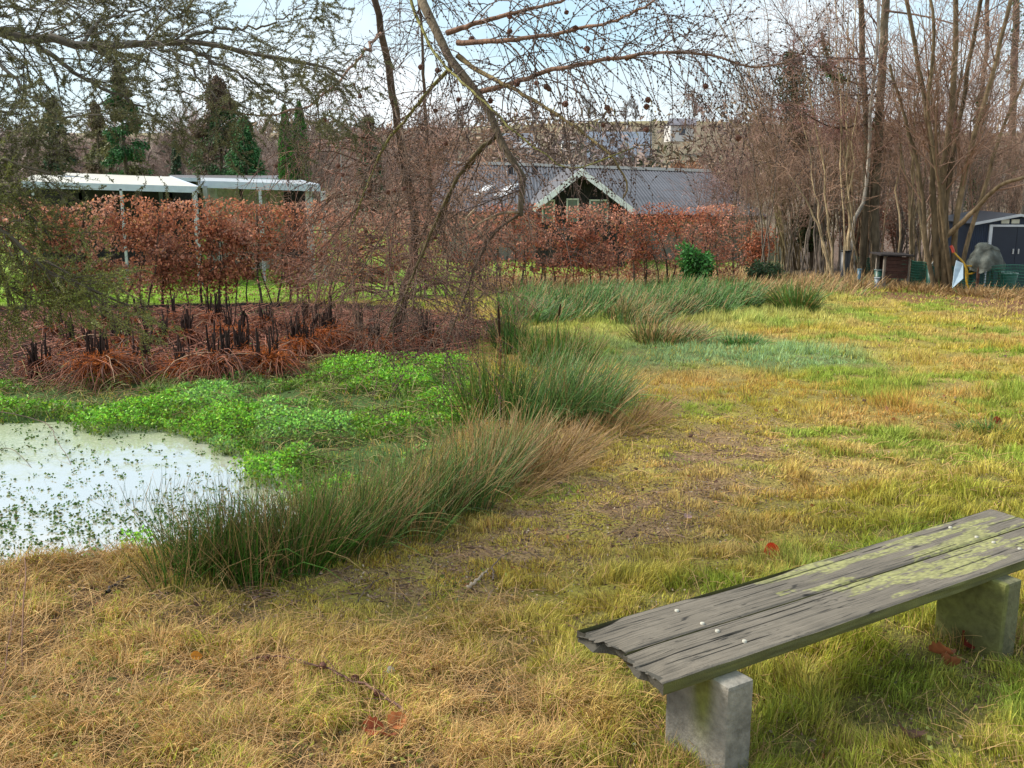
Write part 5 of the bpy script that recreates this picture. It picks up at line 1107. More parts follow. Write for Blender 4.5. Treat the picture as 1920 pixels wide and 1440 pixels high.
        V, Q, C = leaves(o, rdir(n, rg, -.1), rg.uniform(*L, n), rg.uniform(*L, n) * .5, np.array(col) * rg.uniform(.4, 1.7, (n, 1)), rg); wb(MB().add(V, None, Q, C), 'foliage', M_LEAF, root)
    bush(1302, 495, 38, 86, 23.6, 'glossy green laurel bush in front of the beech hedge end', 101, (.055, .19, .040), 2600, 'laurel', (.07, .13), 18)
    bush(1425, 505, 36, 50, 24.5, 'low dark evergreen shrub under the leaning hazel', 102, (.05, .10, .045), 1300, L=(.05, .1))
    bush(1455, 505, 16, 46, 25.0, 'small dark shrub beside the low evergreen one', 103, (.05, .10, .045), 600, L=(.05, .09))
    bush(1290, 330, 55, 100, 62, 'rounded bush keeping withered brown leaves beyond the house', 104, (.27, .135, .075), 9000, 'beech_bush', (.12, .24), 30)
    bush(1245, 330, 30, 60, 64, 'dark green bush at the foot of the brown one beyond the house', 105, (.06, .09, .035), 3000, L=(.15, .26))
    bush(1600, 500, 40, 130, 30, 'young beech keeping red brown leaves behind the birch', 106, (.30, .11, .065), 2600, 'young_beech', (.06, .1), 16)
    bush(1415, 480, 50, 100, 29, 'young beech keeping russet leaves behind the hazel stems', 107, (.36, .12, .06), 2200, 'young_beech', (.06, .1), 16)
    bush(1680, 500, 60, 150, 33, 'russet leaved undergrowth bush behind the compost box', 108, (.24, .11, .07), 2600, 'young_beech', (.06, .1), 16)
    bush(880, 440, 26, 105, 16, 'yellow green leaved sapling caught in the larch twigs', 109, (.30, .36, .05), 160, 'sapling', (.06, .10), 5)
background_trees()

# ------------------------------------------------------------------ buildings
def slab(mb, a, b, c, d, th, C):        # quad a,b,c,d with thickness downwards
    a, b, c, d = [np.array(v, float) for v in (a, b, c, d)]; n = np.cross(b - a, d - a); n /= np.linalg.norm(n); n = n if n[2] > 0 else -n
    mb.hexa(np.stack([a - n * th, b - n * th, c - n * th, d - n * th, a, b, c, d]), C)
def corrug(mb, A, B, Cc, D, th, C, pitch=.12, amp=.016):   # roof sheet: A-B ridge, D-C eave, ribs run down the slope
    A, B, Cc, D = [np.array(v, float) for v in (A, B, Cc, D)]; n = np.cross(B - A, D - A); n /= np.linalg.norm(n); n = n if n[2] > 0 else -n
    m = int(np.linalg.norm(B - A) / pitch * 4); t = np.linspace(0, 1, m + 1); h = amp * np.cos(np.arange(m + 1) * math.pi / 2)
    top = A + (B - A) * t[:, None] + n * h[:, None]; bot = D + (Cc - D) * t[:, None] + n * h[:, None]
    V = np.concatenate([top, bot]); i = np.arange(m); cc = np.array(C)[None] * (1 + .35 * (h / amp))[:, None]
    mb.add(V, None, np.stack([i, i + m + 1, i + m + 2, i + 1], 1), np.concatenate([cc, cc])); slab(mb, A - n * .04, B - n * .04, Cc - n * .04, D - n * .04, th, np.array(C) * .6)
def make_house():
    M_ROOF = mat_col('roof_sheet', .6, 0, .3, noise=.2, nscale=1.2)
    Ar = at(835, 305, 44); Br = at(1332, 322, 44); rise = 1.35; dep = 9.5
    eL = Ar + V3(0, -dep, -rise - .25); eR = Br + V3(.15, -dep, -rise - .05)
    root = thing('farmhouse', (2.8, 38, gz(2.8, 38)), 'long low house with dark ribbed roof, roof windows and white edged gable', 'house')
    def part(mb, name, mat=M_PAINT, lab=None): 
        o = wb(mb, name, mat, root); 
        if lab: o['label'] = lab
        return o
    rc = V3(.060, .062, .075)
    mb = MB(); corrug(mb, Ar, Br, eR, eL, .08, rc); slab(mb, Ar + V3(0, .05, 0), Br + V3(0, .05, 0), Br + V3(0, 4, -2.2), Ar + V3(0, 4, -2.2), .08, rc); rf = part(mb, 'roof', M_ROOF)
    mb = MB(); mb.hexa(np.stack([Ar + V3(0, -.35, -.02), Br + V3(0, -.35, -.02), Br + V3(0, .2, -.02), Ar + V3(0, .2, -.02), Ar + V3(0, -.3, .10), Br + V3(0, -.3, .10), Br + V3(0, .15, .10), Ar + V3(0, .15, .10)]), (.34, .33, .30)); part(mb, 'ridge_capping')
    zb = gz(3, 35) - .3; mb = MB(); wl = eL + V3(.4, .5, -.15); wr = eR + V3(-.4, .5, -.15); mb.hexa([[wl[0], wl[1], zb], [wr[0], wr[1], zb], [wr[0], wr[1] + 10, zb], [wl[0], wl[1] + 10, zb], wl, wr, wr + V3(0, 10, 0), wl + V3(0, 10, 0)], (.25, .24, .23)); part(mb, 'wall')
    # gable wing
    Yg = 31.5; ap = at(1091, 317, Yg); fl = at(1000, 388, Yg); fr = at(1186, 390, Yg); back = 9.0
    mb = MB(); corrug(mb, ap + V3(0, back, .0), ap + V3(0, .1, 0), fl + V3(0, .1, 0), fl + V3(0, back, 0), .06, rc); corrug(mb, ap + V3(0, .1, 0), ap + V3(0, back, 0), fr + V3(0, back, 0), fr + V3(0, .1, 0), .06, rc); part(mb, 'gable_roof', M_ROOF)
    mb = MB(); wbq = .19
    for e in (fl, fr):
        s = np.sign(e[0] - ap[0]); d = (e - ap); ext = e + d * .03
        mb.hexa(np.stack([ap + V3(0, 0, -wbq), ext + V3(0, 0, -wbq), ext + V3(0, .06, -wbq), ap + V3(0, .06, -wbq), ap + V3(0, 0, .03), ext + V3(0, 0, .03), ext + V3(0, .06, .03), ap + V3(0, .06, .03)]), (.82, .83, .85))
    part(mb, 'barge_board', M_PAINT)
    mb = MB(); y_ = Yg + .9; sh = V3(0, .9, 0); mb.add(np.stack([ap + sh + V3(0, 0, -.15), fl + sh + V3(.1, 0, 0), fr + sh + V3(-.1, 0, 0), V3(fl[0] + .1, y_, zb), V3(fr[0] - .1, y_, zb)]), [[0, 1, 2]], [[1, 3, 4, 2]], (.028, .026, .030)); part(mb, 'gable_wall', M_WOOD, 'black boarded gable wall')
    mb = MB()
    for q in range(14): xx = lerp(fl[0] + .2, fr[0] - .2, q / 13); top = ap[2] - abs(xx - ap[0]) * (ap[2] - fl[2]) / (ap[0] - fl[0]) - .25; mb.box((xx, y_ - .015, (top + zb) / 2), (.02, .02, max(.1, top - zb)), (.05, .047, .05))
    part(mb, 'board_strip', M_WOOD)
    for (x0, y0, x1, y1) in ((1016, 374, 1040, 420), (1062, 372, 1085, 420), (1105, 374, 1140, 420)):
        a = at(x0, y0, y_ - .05); b = at(x1, y1, y_ - .05); w = .05; mb = MB(); cx = (a[0] + b[0]) / 2; cz = (a[2] + b[2]) / 2
        for (c, s) in (((cx, y_ - .05, a[2] - w / 2), (b[0] - a[0], .06, w)), ((a[0] + w / 2, y_ - .05, cz), (w, .06, a[2] - b[2] - .11)), ((b[0] - w / 2, y_ - .05, cz), (w, .06, a[2] - b[2] - .11))): mb.box(c, s, (.75, .76, .78))
        wn = part(mb, 'window'); mg = MB(); mg.box((cx, y_ - .03, cz), (b[0] - a[0] - .12, .01, a[2] - b[2] - .12), (.16, .20, .19)); g = mg.build('pane', M_PLASTIC, wn, loc=np.array(root.location))
    # roof windows, placed on the roof plane
    nx_ = nrm(np.cross(Br - Ar, eL - Ar)); nx_ = nx_ if nx_[2] > 0 else -nx_
    def onroof(px, py):
        d = ray(px, py); o = np.array([0, 0, CAMZ]); return o + d * (((Ar - o) @ nx_) / (d @ nx_))
    for q in ([(914, 351), (928, 352), (902, 371), (886, 371)], [(955, 350), (972, 349), (950, 372), (925, 372)]):
        c = [onroof(*a) + nx_ * .10 for a in q]; mb = MB(); mb.hexa(np.stack([c[3] - nx_ * .14, c[2] - nx_ * .14, c[1] - nx_ * .14, c[0] - nx_ * .14, c[3], c[2], c[1], c[0]]), (.62, .64, .66)); wn = part(mb, 'roof_window'); cc = np.mean(c, 0); mg = MB(); c2 = [lerp(a, cc, .15) + nx_ * .012 for a in c]; mg.hexa(np.stack([c2[3] - nx_ * .008, c2[2] - nx_ * .008, c2[1] - nx_ * .008, c2[0] - nx_ * .008, c2[3], c2[2], c2[1], c2[0]]), (.72, .74, .76)); mg.build('pane', M_PLASTIC, wn, loc=np.array(root.location))
    for a, b in ((1003, 327), (957, 326)):
        p = onroof(a, b); mb = MB(); mb.box(p + V3(0, 0, .14), (.22, .22, .34), (.02, .02, .022)); mb.box(p + V3(0, 0, .33), (.28, .28, .05), (.03, .03, .033)); part(mb, 'vent_pipe')
make_house()

def make_carports():
    def carport(Y0, Y1, fl, fr, bl, br, posts, label, wallx=None, fas=.28, name='carport', deck=(.72, .71, .68)):
        a = at(*fl, Y0); b = at(*fr, Y0); c = at(*br, Y1); d = at(*bl, Y1); root = thing(name, ((a[0] + b[0]) / 2, Y0, gz((a[0] + b[0]) / 2, Y0)), label, 'carport', 'carports beyond the hedge')
        mb = MB(); slab(mb, a, b, c, d, .10, deck); wb(mb, 'roof', M_PAINT, root)
        mb = MB(); o = V3(0, -.03, 0); mb.hexa(np.stack([a + o + V3(0, 0, -fas), b + o + V3(0, 0, -fas), b + V3(0, .02, -fas), a + V3(0, .02, -fas), a + o + V3(0, 0, .02), b + o + V3(0, 0, .02), b + V3(0, .02, .02), a + V3(0, .02, .02)]), (.47, .53, .62)); 
        mb.hexa(np.stack([b + V3(.003, 0, -fas), c + V3(.003, 0, -fas), c + V3(.05, 0, -fas), b + V3(.05, 0, -fas), b + V3(.003, 0, .02), c + V3(.003, 0, .02), c + V3(.05, 0, .02), b + V3(.05, 0, .02)]), (.47, .53, .62)); wb(mb, 'fascia', M_PAINT, root)
        for px, w, dy, col in posts:
            p = at(px, 345, Y0 + dy); z0 = gz(p[0], p[1]) - .1; t = lerp(a[2], b[2], (px - fl[0]) / (fr[0] - fl[0])) - fas * .7; mb = MB(); mb.box((p[0], p[1], (z0 + t) / 2), (w, w, t - z0), col); wb(mb, 'post', M_PAINT, root)
        if wallx:
            for x0, x1, yb, col in wallx:
                p = at(x0, 345, yb); q = at(x1, 345, yb); z0 = gz(p[0], yb) - .1; t = min(a[2], b[2]) - fas + .0; mb = MB(); mb.box(((p[0] + q[0]) / 2, yb, (z0 + t) / 2), (abs(q[0] - p[0]), .1, t - z0), col); wb(mb, 'wall', M_WOOD, root)
    wh = (.48, .50, .53); dk = (.03, .028, .035)
    carport(26, 36, (40, 341), (371, 351), (60, 328), (318, 331), [(226, .06, 0, wh), (364, .10, 0, wh), (60, .06, 0, wh), (300, .09, 5, (.10, .12, .2))], 'long carport with cream flat roof and dark open bays', [(50, 362, 33, dk)], .14, deck=(.52, .49, .42))
    carport(33, 44, (115, 330), (330, 343), (125, 324), (300, 331), [(150, .1, 0, wh), (320, .1, 0, wh)], 'cream roof of a second carport rising behind the long one', None, .10, deck=(.52, .49, .42))
    carport(27, 35, (372, 340), (597, 347), (378, 333), (560, 338), [(487, .07, 0, wh), (405, .06, 3, wh), (451, .08, 3, dk), (578, .16, .4, wh), (385, .10, 0, (.3, .3, .3))], 'newer carport with blue white fascia and slim white posts', [(380, 532, 32, (.42, .40, .35)), (532, 584, 31.5, (.04, .035, .045))], .16, deck=(.36, .38, .40))
    carport(40, 48, (310, 334), (528, 335), (320, 328), (520, 329), [(330, .1, 0, dk), (510, .1, 0, dk)], 'low dark felt roof behind the newer carport', [(320, 520, 46, dk)], .12, deck=(.10, .085, .085))
    p = at(607, 400, 25.5); z0 = gz(p[0], p[1]); r = thing('post', (p[0], p[1], z0), 'white square gate post alone right of the newer carport', 'post'); r.name = 'gate_post'; mb = MB(); t = at(607, 361, 25.5)[2]; mb.box((p[0], p[1], (z0 + t) / 2 - .05), (.10, .10, t - z0 + .1), wh); wb(mb, 'shaft', M_PAINT, r); mb = MB(); mb.box((p[0], p[1], t + .012), (.13, .13, .03), wh); wb(mb, 'cap', M_PAINT, r)
make_carports()

def far_houses():
    def house(px0, px1, pyr, pye, Y, rc, wc, label, wh=2.2, d=7, wins=0):
        a = at(px0, pyr, Y + d / 2); b = at(px1, pyr, Y + d / 2); e0 = at(px0, pye, Y); e1 = at(px1, pye, Y); root = thing('far_house', ((e0[0] + e1[0]) / 2, Y, gz((e0[0] + e1[0]) / 2, Y)), label, 'house', 'houses on the far hillside')
        mb = MB(); slab(mb, a, b, e1, e0, .15, rc); bk = V3(0, d / 2, -(a[2] - e0[2])); slab(mb, a + V3(0, .02, 0), b + V3(0, .02, 0), b + bk, a + bk, .15, rc); wb(mb, 'roof', M_PAINT, root)
        mb = MB(); zb = e0[2] - wh; y0 = Y + .5; mb.hexa(np.stack([V3(e0[0] + .3, y0, zb), V3(e1[0] - .3, y0, zb), V3(e1[0] - .3, Y + d - .5, zb), V3(e0[0] + .3, Y + d - .5, zb), V3(e0[0] + .3, y0, e0[2] - .05), V3(e1[0] - .3, y0, e0[2] - .05), V3(e1[0] - .3, Y + d - .5, e0[2] - .05), V3(e0[0] + .3, Y + d - .5, e0[2] - .05)]), wc); wb(mb, 'wall', M_PAINT, root)
        for k in range(wins):
            xx = lerp(e0[0], e1[0], (k + .7) / (wins + .4)); mb = MB(); mb.box((xx, y0 - .03, e0[2] - 1.1), (1.0, .08, 1.0), (.06, .07, .09)); wb(mb, 'window', M_PLASTIC, root)
    house(1098, 1222, 247, 300, 150, (.16, .19, .24), (.30, .28, .26), 'far house with big blue grey roof on the hill', 2, 12, 2)
    house(938, 1000, 250, 264, 160, (.14, .15, .18), (.45, .44, .42), 'far house with small slate roof and pale wall', 3, 8, 2)
    house(962, 1012, 266, 276, 130, (.24, .25, .27), (.62, .66, .70), 'white walled far house lowest on the slope', 3.2, 7, 2)
    house(1255, 1306, 222, 234, 170, (.13, .12, .14), (.60, .58, .55), 'far house with dark roof on the skyline', 2.6, 8, 1)
    house(1050, 1082, 264, 268, 140, (.2, .2, .2), (.70, .70, .66), 'small flat roofed white outbuilding on the slope', 1.2, 4, 0)
    for px, y0, y1, Y, lab in ((1127, 215, 272, 120, 'tall white flagpole in front of the blue grey roof'), (977, 232, 290, 120, 'white flagpole in front of the small slate roof'), (1176, 228, 246, 200, 'short white mast on the crest'), (636, 200, 330, 45, 'slim grey lamp pole among the bare trees')):
        t = at(px, y0, Y); z0 = gz(t[0], Y); root = thing('flagpole' if 'flag' in lab else 'mast', (t[0], Y, z0), lab, 'pole'); c = (.75, .75, .76) if 'grey' not in lab else (.25, .25, .26)
        V, Q, C = tubes(np.array([[[t[0], Y, z0 - .1], [t[0], Y, (z0 + t[2]) / 2], [t[0], Y, t[2]]]]), np.array([[.0010, .0008, .0005]]) * Y * .7, 6, c); wb(MB().add(V, None, Q, C), 'shaft', M_PAINT, root); mb = MB(); mb.box((t[0], Y, t[2]), (.0015 * Y, .0015 * Y, .001 * Y), c); wb(mb, 'finial', M_PAINT, root)
far_houses()

# ------------------------------------------------------------------ shed and compost corner
def make_corner():
    # shed
    Y = 24.6; xl = at(1826, 400, Y)[0]; xa = at(1910, 403, Y)[0]; xr = 2 * xa - xl; zb = gz(xa, Y) - .05; ze = at(1826, 417, Y)[2]; za = at(1908, 403, Y)[2] + .02; D = 2.2
    root = thing('garden_shed', (xa, Y, zb), 'dark blue metal garden shed with white edged roof and door frame', 'shed')
    mb = MB(); navy = V3(.020, .030, .055)
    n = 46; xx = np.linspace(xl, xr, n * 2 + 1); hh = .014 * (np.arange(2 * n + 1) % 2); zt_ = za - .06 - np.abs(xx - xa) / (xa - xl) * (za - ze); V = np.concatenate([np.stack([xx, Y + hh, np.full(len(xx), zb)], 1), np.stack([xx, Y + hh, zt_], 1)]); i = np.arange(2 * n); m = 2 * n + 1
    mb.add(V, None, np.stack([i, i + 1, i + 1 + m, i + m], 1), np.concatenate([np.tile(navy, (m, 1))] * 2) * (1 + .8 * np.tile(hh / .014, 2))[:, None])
    mb.add([[xl, Y, zb], [xl, Y + D, zb], [xl, Y + D, ze - .06], [xl, Y, ze - .06], [xr, Y, zb], [xr, Y + D, zb], [xr, Y + D, ze - .06], [xr, Y, ze - .06], [xl, Y + D, zb], [xr, Y + D, zb], [xr, Y + D, ze - .06], [xl, Y + D, ze - .06]], None, [[0, 1, 2, 3], [5, 4, 7, 6], [8, 9, 10, 11]], navy); wb(mb, 'wall', M_PAINT, root)
    mb = MB(); o = .10
    for s in (-1, 1):
        e = V3(xa + s * (xa - xl + .06), Y - o, ze - .02); t = V3(xa, Y - o, za); slab(mb, t, e, e + V3(0, D + 2 * o, 0), t + V3(0, D + 2 * o, 0), .03, (.045, .05, .065))
    wb(mb, 'roof', M_PAINT, root)
    mb = MB()
    for s in (-1, 1):
        e = V3(xa + s * (xa - xl + .06), Y - o - .025, ze - .02); t = V3(xa, Y - o - .025, za); mb.hexa(np.stack([t + V3(0, 0, -.05), e + V3(0, 0, -.05), e + V3(0, .02, -.05), t + V3(0, .02, -.05), t + V3(0, 0, .012), e + V3(0, 0, .012), e + V3(0, .02, .012), t + V3(0, .02, .012)]), (.60, .63, .67))
    wb(mb, 'roof_trim', M_PAINT, root)
    dx0 = at(1854, 430, Y)[0]; dx1 = 2 * xa - dx0; dz = at(1854, 421, Y)[2]
    mb = MB(); w = .075
    for c, s in (((dx0 + w / 2, Y - .02, (dz + zb) / 2), (w, .05, dz - zb)), ((dx1 - w / 2, Y - .02, (dz + zb) / 2), (w, .05, dz - zb)), (((dx0 + dx1) / 2, Y - .02, dz - .025), (dx1 - dx0 - 2 * w - .004, .05, .05))): mb.box(c, s, (.62, .65, .70))
    wb(mb, 'door_frame', M_PAINT, root)
    for s in (-1, 1):
        wdt = (dx1 - dx0) / 2 - w - .01; cx = (dx0 + dx1) / 2 + s * (wdt / 2 + .004); mb = MB(); mb.box((cx, Y - .012, (dz - .06 + zb) / 2), (wdt, .02, dz - .06 - zb), navy * .9); d = wb(mb, 'door', M_PAINT, root); mh = MB(); mh.box((cx - s * (wdt / 2 - .06), Y - .04, zb + .95), (.03, .03, .12), (.5, .5, .5)); mh.build('handle', M_PLASTIC, d, loc=np.array(root.location))
    for px in (1884, 1903):
        p = at(px, 415, Y); mb = MB()
        for q in range(3): mb.box((p[0], Y - .02, p[2] - .035 + .033 * q), (.19, .03, .029), (.62, .62, .52))
        wb(mb, 'vent', M_PLASTIC, root)
    # tarpaulin covered barbecue
    Yt = 23.0; c = at(1850, 484, Yt); zb = gz(c[0], Yt); root = thing('covered_barbecue', (c[0], Yt, zb), 'barbecue wrapped in a crumpled grey green tarpaulin before the shed', 'barbecue')
    nu, nv = 60, 34; U, Vv = np.meshgrid(np.linspace(0, 2 * math.pi, nu, endpoint=False), np.linspace(0, 1, nv), indexing='ij'); zt_ = at(1845, 459, Yt)[2]; zl = at(1850, 508, Yt)[2]
    rx = .36 * np.where(Vv < .22, (Vv / .22) ** .5 * .72, .72 + .36 * sstep(.2, .75, Vv) - .05 * sstep(.8, 1, Vv)); fold = .04 * np.sin(U * 7 + 3 * Vv) * Vv + .07 * (fbm(np.cos(U) * 2.4 + 5, np.sin(U) * 3.2 + Vv * 5, 600, 4) - .5) + .012 * np.sin(Vv * 16 + U * 2 + 4 * fbm(np.cos(U), Vv * 3, 5, 2)) * (Vv > .25)
    Z = lerp(zt_, zl, np.clip((Vv - .12) / .88, 0, 1)) + .05 * (fbm(np.cos(U) * 2, np.sin(U) * 2, 610, 2) - .5) - .03 * Vv * np.sin(U * 5) + .06 * np.cos(U) * (-1) * (1 - Vv); P = np.stack([c[0] + (rx + fold) * np.cos(U) , Yt + (rx + fold) * .8 * np.sin(U), Z], -1); idx = np.arange(nu * nv).reshape(nu, nv); Qq = np.stack([idx[:, :-1], np.roll(idx, -1, 0)[:, :-1], np.roll(idx, -1, 0)[:, 1:], idx[:, 1:]], -1)
    cc = V3(.11, .12, .105) * (0.3 + 1.1 * fbm(np.cos(U) * 3 + 9, Vv * 5 + np.sin(U) * 2, 620, 3))[..., None]; mb = MB(); mb.add(P, None, Qq, cc.reshape(-1, 3)); wb(mb, 'tarpaulin', mat_col('tarpaulin', .75, 0, .2, noise=.3, nscale=7, bump=.8, bscale=14), root)
    mb = MB()
    for sx_ in (-.24, .24):
        for sy_ in (-.18, .18): mb = MB(); mb.box((c[0] + sx_, Yt + sy_, (zb + zl) / 2 + .04), (.05, .05, zl - zb + .16), (.09, .045, .03)); wb(mb, 'leg', M_WOOD, root)
    # wheelbarrow: yellow tube frame, red grip, leaning upright
    Yw = 22.6; pw = lambda a, b, dy=0: at(a, b, Yw + dy); b0 = pw(1812, 545); root = thing('wheelbarrow', (b0[0], Yw, gz(b0[0], Yw)), 'yellow tube framed wheelbarrow tipped up with a red grip', 'wheelbarrow')
    mb = MB()
    for pl in ([pw(1786, 470), pw(1795, 480), pw(1809, 496), pw(1811, 515), pw(1813, 532), pw(1820, 546)], [pw(1811, 498), pw(1822, 499, .3), pw(1832, 500, .5)], [pw(1812, 513), pw(1822, 513, .3), pw(1834, 508, .5)], [pw(1800, 486, .5), pw(1812, 500, .5), pw(1815, 532, .5)]):
        q = resample(pl, 14)[None]; V, Q, C = tubes(q, np.full((1, 14), .018), 7, (.55, .33, .03)); mb.add(V, None, Q, C)
    wb(mb, 'frame', M_PLASTIC, root, True); mb = MB(); q = resample([pw(1783, 461), pw(1786, 466), pw(1788, 473)], 5)[None]; V, Q, C = tubes(q, np.full((1, 5), .035), 8, (.50, .07, .05)); mb.add(V, None, Q, C); wb(mb, 'grip', M_PLASTIC, root, True)
    # pale blue sheet, leaning
    q = [pw(1786, 540, -.3), pw(1806, 522, -.25), pw(1806, 494, .05), pw(1794, 488, .1), pw(1790, 505, -.05)]; c0 = np.mean(q, 0); root = thing('leaning_sheet', (c0[0], c0[1], gz(c0[0], c0[1])), 'pale blue plastic sheet leaning on the wheelbarrow frame', 'plastic sheet'); V = np.array(q); V2 = V + V3(0, .03, 0); n = 5
    mb = MB(); mb.add(np.vstack([V, V2]), [[0, 1, 2], [0, 2, 4], [4, 2, 3], [7, 6, 5], [9, 7, 5], [8, 7, 9]], [[k, (k + 1) % 5, (k + 1) % 5 + 5, k + 5] for k in range(5)], (.28, .37, .44)); wb(mb, 'sheet', M_PLASTIC, root)
    mb = MB(); a, b = q[1] + V3(0, .05, 0), q[2] + V3(0, .05, 0); V, Q, C = tubes(np.stack([a, (a + b) / 2, b])[None], np.full((1, 3), .012), 5, (.5, .55, .6)); wb(MB().add(V, None, Q, C), 'rim', M_PLASTIC, root)
    # orange post
    a = G(1836, 541); t = at(1835, 506, a[1]); root = thing('marker_post', a, 'short bright orange post in front of the wrapped barbecue', 'post'); mb = MB(); mb.box((a[0], a[1], (a[2] + t[2]) / 2), (.075, .04, t[2] - a[2] + .04), (.62, .13, .03)); wb(mb, 'stake', M_WOOD, root); mb = MB(); mb.box((a[0], a[1], t[2] + .03), (.06, .03, .02), (.62, .13, .03)); wb(mb, 'tip', M_WOOD, root)
    # old wooden compost box
    Yc = 24.0; l = at(1659, 500, Yc); r = at(1702, 500, Yc); zt_ = at(1680, 480, Yc)[2]; zb = gz(l[0], Yc); root = thing('compost_box', ((l[0] + r[0]) / 2, Yc, zb), 'old dark wooden compost box with a flat lid', 'compost box')
    for xx in (l[0], r[0]):
        for yy in (Yc, Yc + .5): mb = MB(); mb.box((xx, yy, (zb + zt_) / 2), (.07, .07, zt_ - zb), (.20, .17, .14)); wb(mb, 'leg', M_WOOD, root)
    mb = MB()
    for k in range(6): zz = zt_ - .06 - k * .085; mb.box(((l[0] + r[0]) / 2, Yc - .045, zz), (r[0] - l[0] - .02, .018, .078), V3(.055, .028, .022) * (1 + .2 * (k % 2)))
    wb(mb, 'front_board', M_WOOD, root); mb = MB(); mb.box(((l[0] + r[0]) / 2, Yc + .545, zt_ - .25), (r[0] - l[0], .018, .5), (.05, .03, .025)); wb(mb, 'back_board', M_WOOD, root); mb = MB(); mb.box(((l[0] + r[0]) / 2 - .03, Yc + .25, zt_ + .02), (r[0] - l[0] + .25, .75, .035), (.035, .03, .03), ry=.03); wb(mb, 'lid', M_WOOD, root)
    # leaning grey board, tub, buckets
    q = [at(1742, 503, 23.8), at(1755, 500, 24.0), at(1757, 484, 24.1), at(1752, 487, 24.0)]; root = thing('leaning_board', (q[0][0], 23.9, gz(q[0][0], 23.9)), 'weathered pale board propped against the netting', 'board'); mb = MB(); V = np.array(q); mb.hexa(np.vstack([V + V3(0, .03, 0), V]), (.38, .38, .34)); wb(mb, 'plank', M_WOOD, root); mb = MB(); mb.box((q[0][0] + .1, 24.05, (q[0][2] + root.location[2]) / 2), (.05, .05, abs(q[0][2] - root.location[2]) + .1), (.2, .17, .13)); wb(mb, 'prop', M_WOOD, root)
    def tub(px0, px1, pyt, pyb, Y, col, rim, label, name, cat='tub'):
        a = at(px0, pyt, Y); b = at(px1, pyt, Y); z1 = a[2]; z0 = at(px0, pyb, Y)[2]; cx = (a[0] + b[0]) / 2; rt = (b[0] - a[0]) / 2; zg = gz(cx, Y); z0 = min(z0, zg + .02) ; root = thing(name, (cx, Y, zg), label, cat)
        t = np.arange(20) * math.pi / 10; R_ = [(rt * .75, z0), (rt, z1), (rt * .93, z1), (rt * .70, z0 + .03)]; V = np.array([[cx + r * math.cos(a_), Y + r * math.sin(a_), z] for r, z in R_ for a_ in t]); Q = [[k * 20 + i, k * 20 + (i + 1) % 20, (k + 1) * 20 + (i + 1) % 20, (k + 1) * 20 + i] for k in range(3) for i in range(20)] ; mb = MB(); mb.add(V, None, Q, col); mb.add([[cx + rt * .7 * math.cos(a_), Y + rt * .7 * math.sin(a_), z0 + .031] for a_ in t] + [[cx, Y, z0 + .031]], [[i, (i + 1) % 20, 20] for i in range(20)], None, V3(*col) * .5); wb(mb, 'body', M_PLASTIC, root, True)
        ang = np.linspace(0, 2 * math.pi, 24); P = np.stack([cx + rt * np.cos(ang), Y + rt * np.sin(ang), np.full(24, z1)], 1)[None]; V, Q, C = tubes(P, np.full((1, 24), .014), 5, rim); wb(MB().add(V, None, Q, C), 'rim', M_PLASTIC, root, True)
    tub(1876, 1908, 512, 532, 23.0, (.015, .09, .06), (.35, .42, .40), 'green plastic tub with pale rim at the foot of the shed door', 'garden_tub')
    tub(1738, 1760, 500, 530, 23.6, (.010, .06, .045), (.015, .08, .06), 'dark green bucket behind the netting by the thick stems', 'bucket', 'bucket')
    tub(1640, 1658, 506, 530, 24.4, (.015, .07, .055), (.15, .2, .2), 'green bucket beside the birch foot', 'bucket', 'bucket')
    tub(1608, 1616, 505, 522, 24.9, (.07, .15, .21), (.1, .2, .27), 'small blue bucket between birch and hazel', 'bucket', 'bucket')
    tub(1576, 1596, 470, 500, 25.4, (.015, .015, .017), (.02, .02, .02), 'black compost bin in the shade behind the hazel', 'compost_bin', 'bin')
    tub(1640, 1650, 521, 529, 24.1, (.22, .26, .30), (.3, .34, .38), 'pale blue basin lying at the birch foot', 'basin', 'basin')
    # green plastic netting on posts
    line = [G(1590, 522), G(1640, 528), G(1700, 537), G(1760, 546), G(1820, 551), G(1880, 554), G(1960, 556)]; root = thing('garden_netting', line[3], 'low green plastic netting strung along the lawn edge', 'netting'); h = .62; mb = MB(); PP = resample(np.array(line), 230); PP[:, 2] = terrain(PP[:, 0], PP[:, 1])
    sagv = .05 * (vn(np.arange(230) * .06, np.zeros(230), 9) - .5)
    for k in range(11): V, Q, C = tubes((PP + np.stack([np.zeros(230), .04 * np.sin(np.arange(230) * .11 + k), .02 + h * k / 10 + sagv * k / 5], 1))[None], np.full((1, 230), .007), 3, (.015, .11, .075)); mb.add(V, None, Q, C)
    bt = PP + [0, 0, .02]; tp = PP + np.stack([np.zeros(230), np.zeros(230), .02 + h + sagv * 2], 1); V, Q, C = tubes(np.stack([bt, (bt + tp) / 2, tp], 1), np.full((230, 3), .007), 3, (.015, .11, .075)); mb.add(V, None, Q, C); wb(mb, 'mesh', M_PLASTIC, root)
    for k in (10, 60, 108, 150, 190, 226): p = PP[k]; mb = MB(); mb.box((p[0], p[1] + .06, p[2] + .33), (.035, .035, .72), (.12, .09, .065)); wb(mb, 'post', M_WOOD, root)
make_corner()

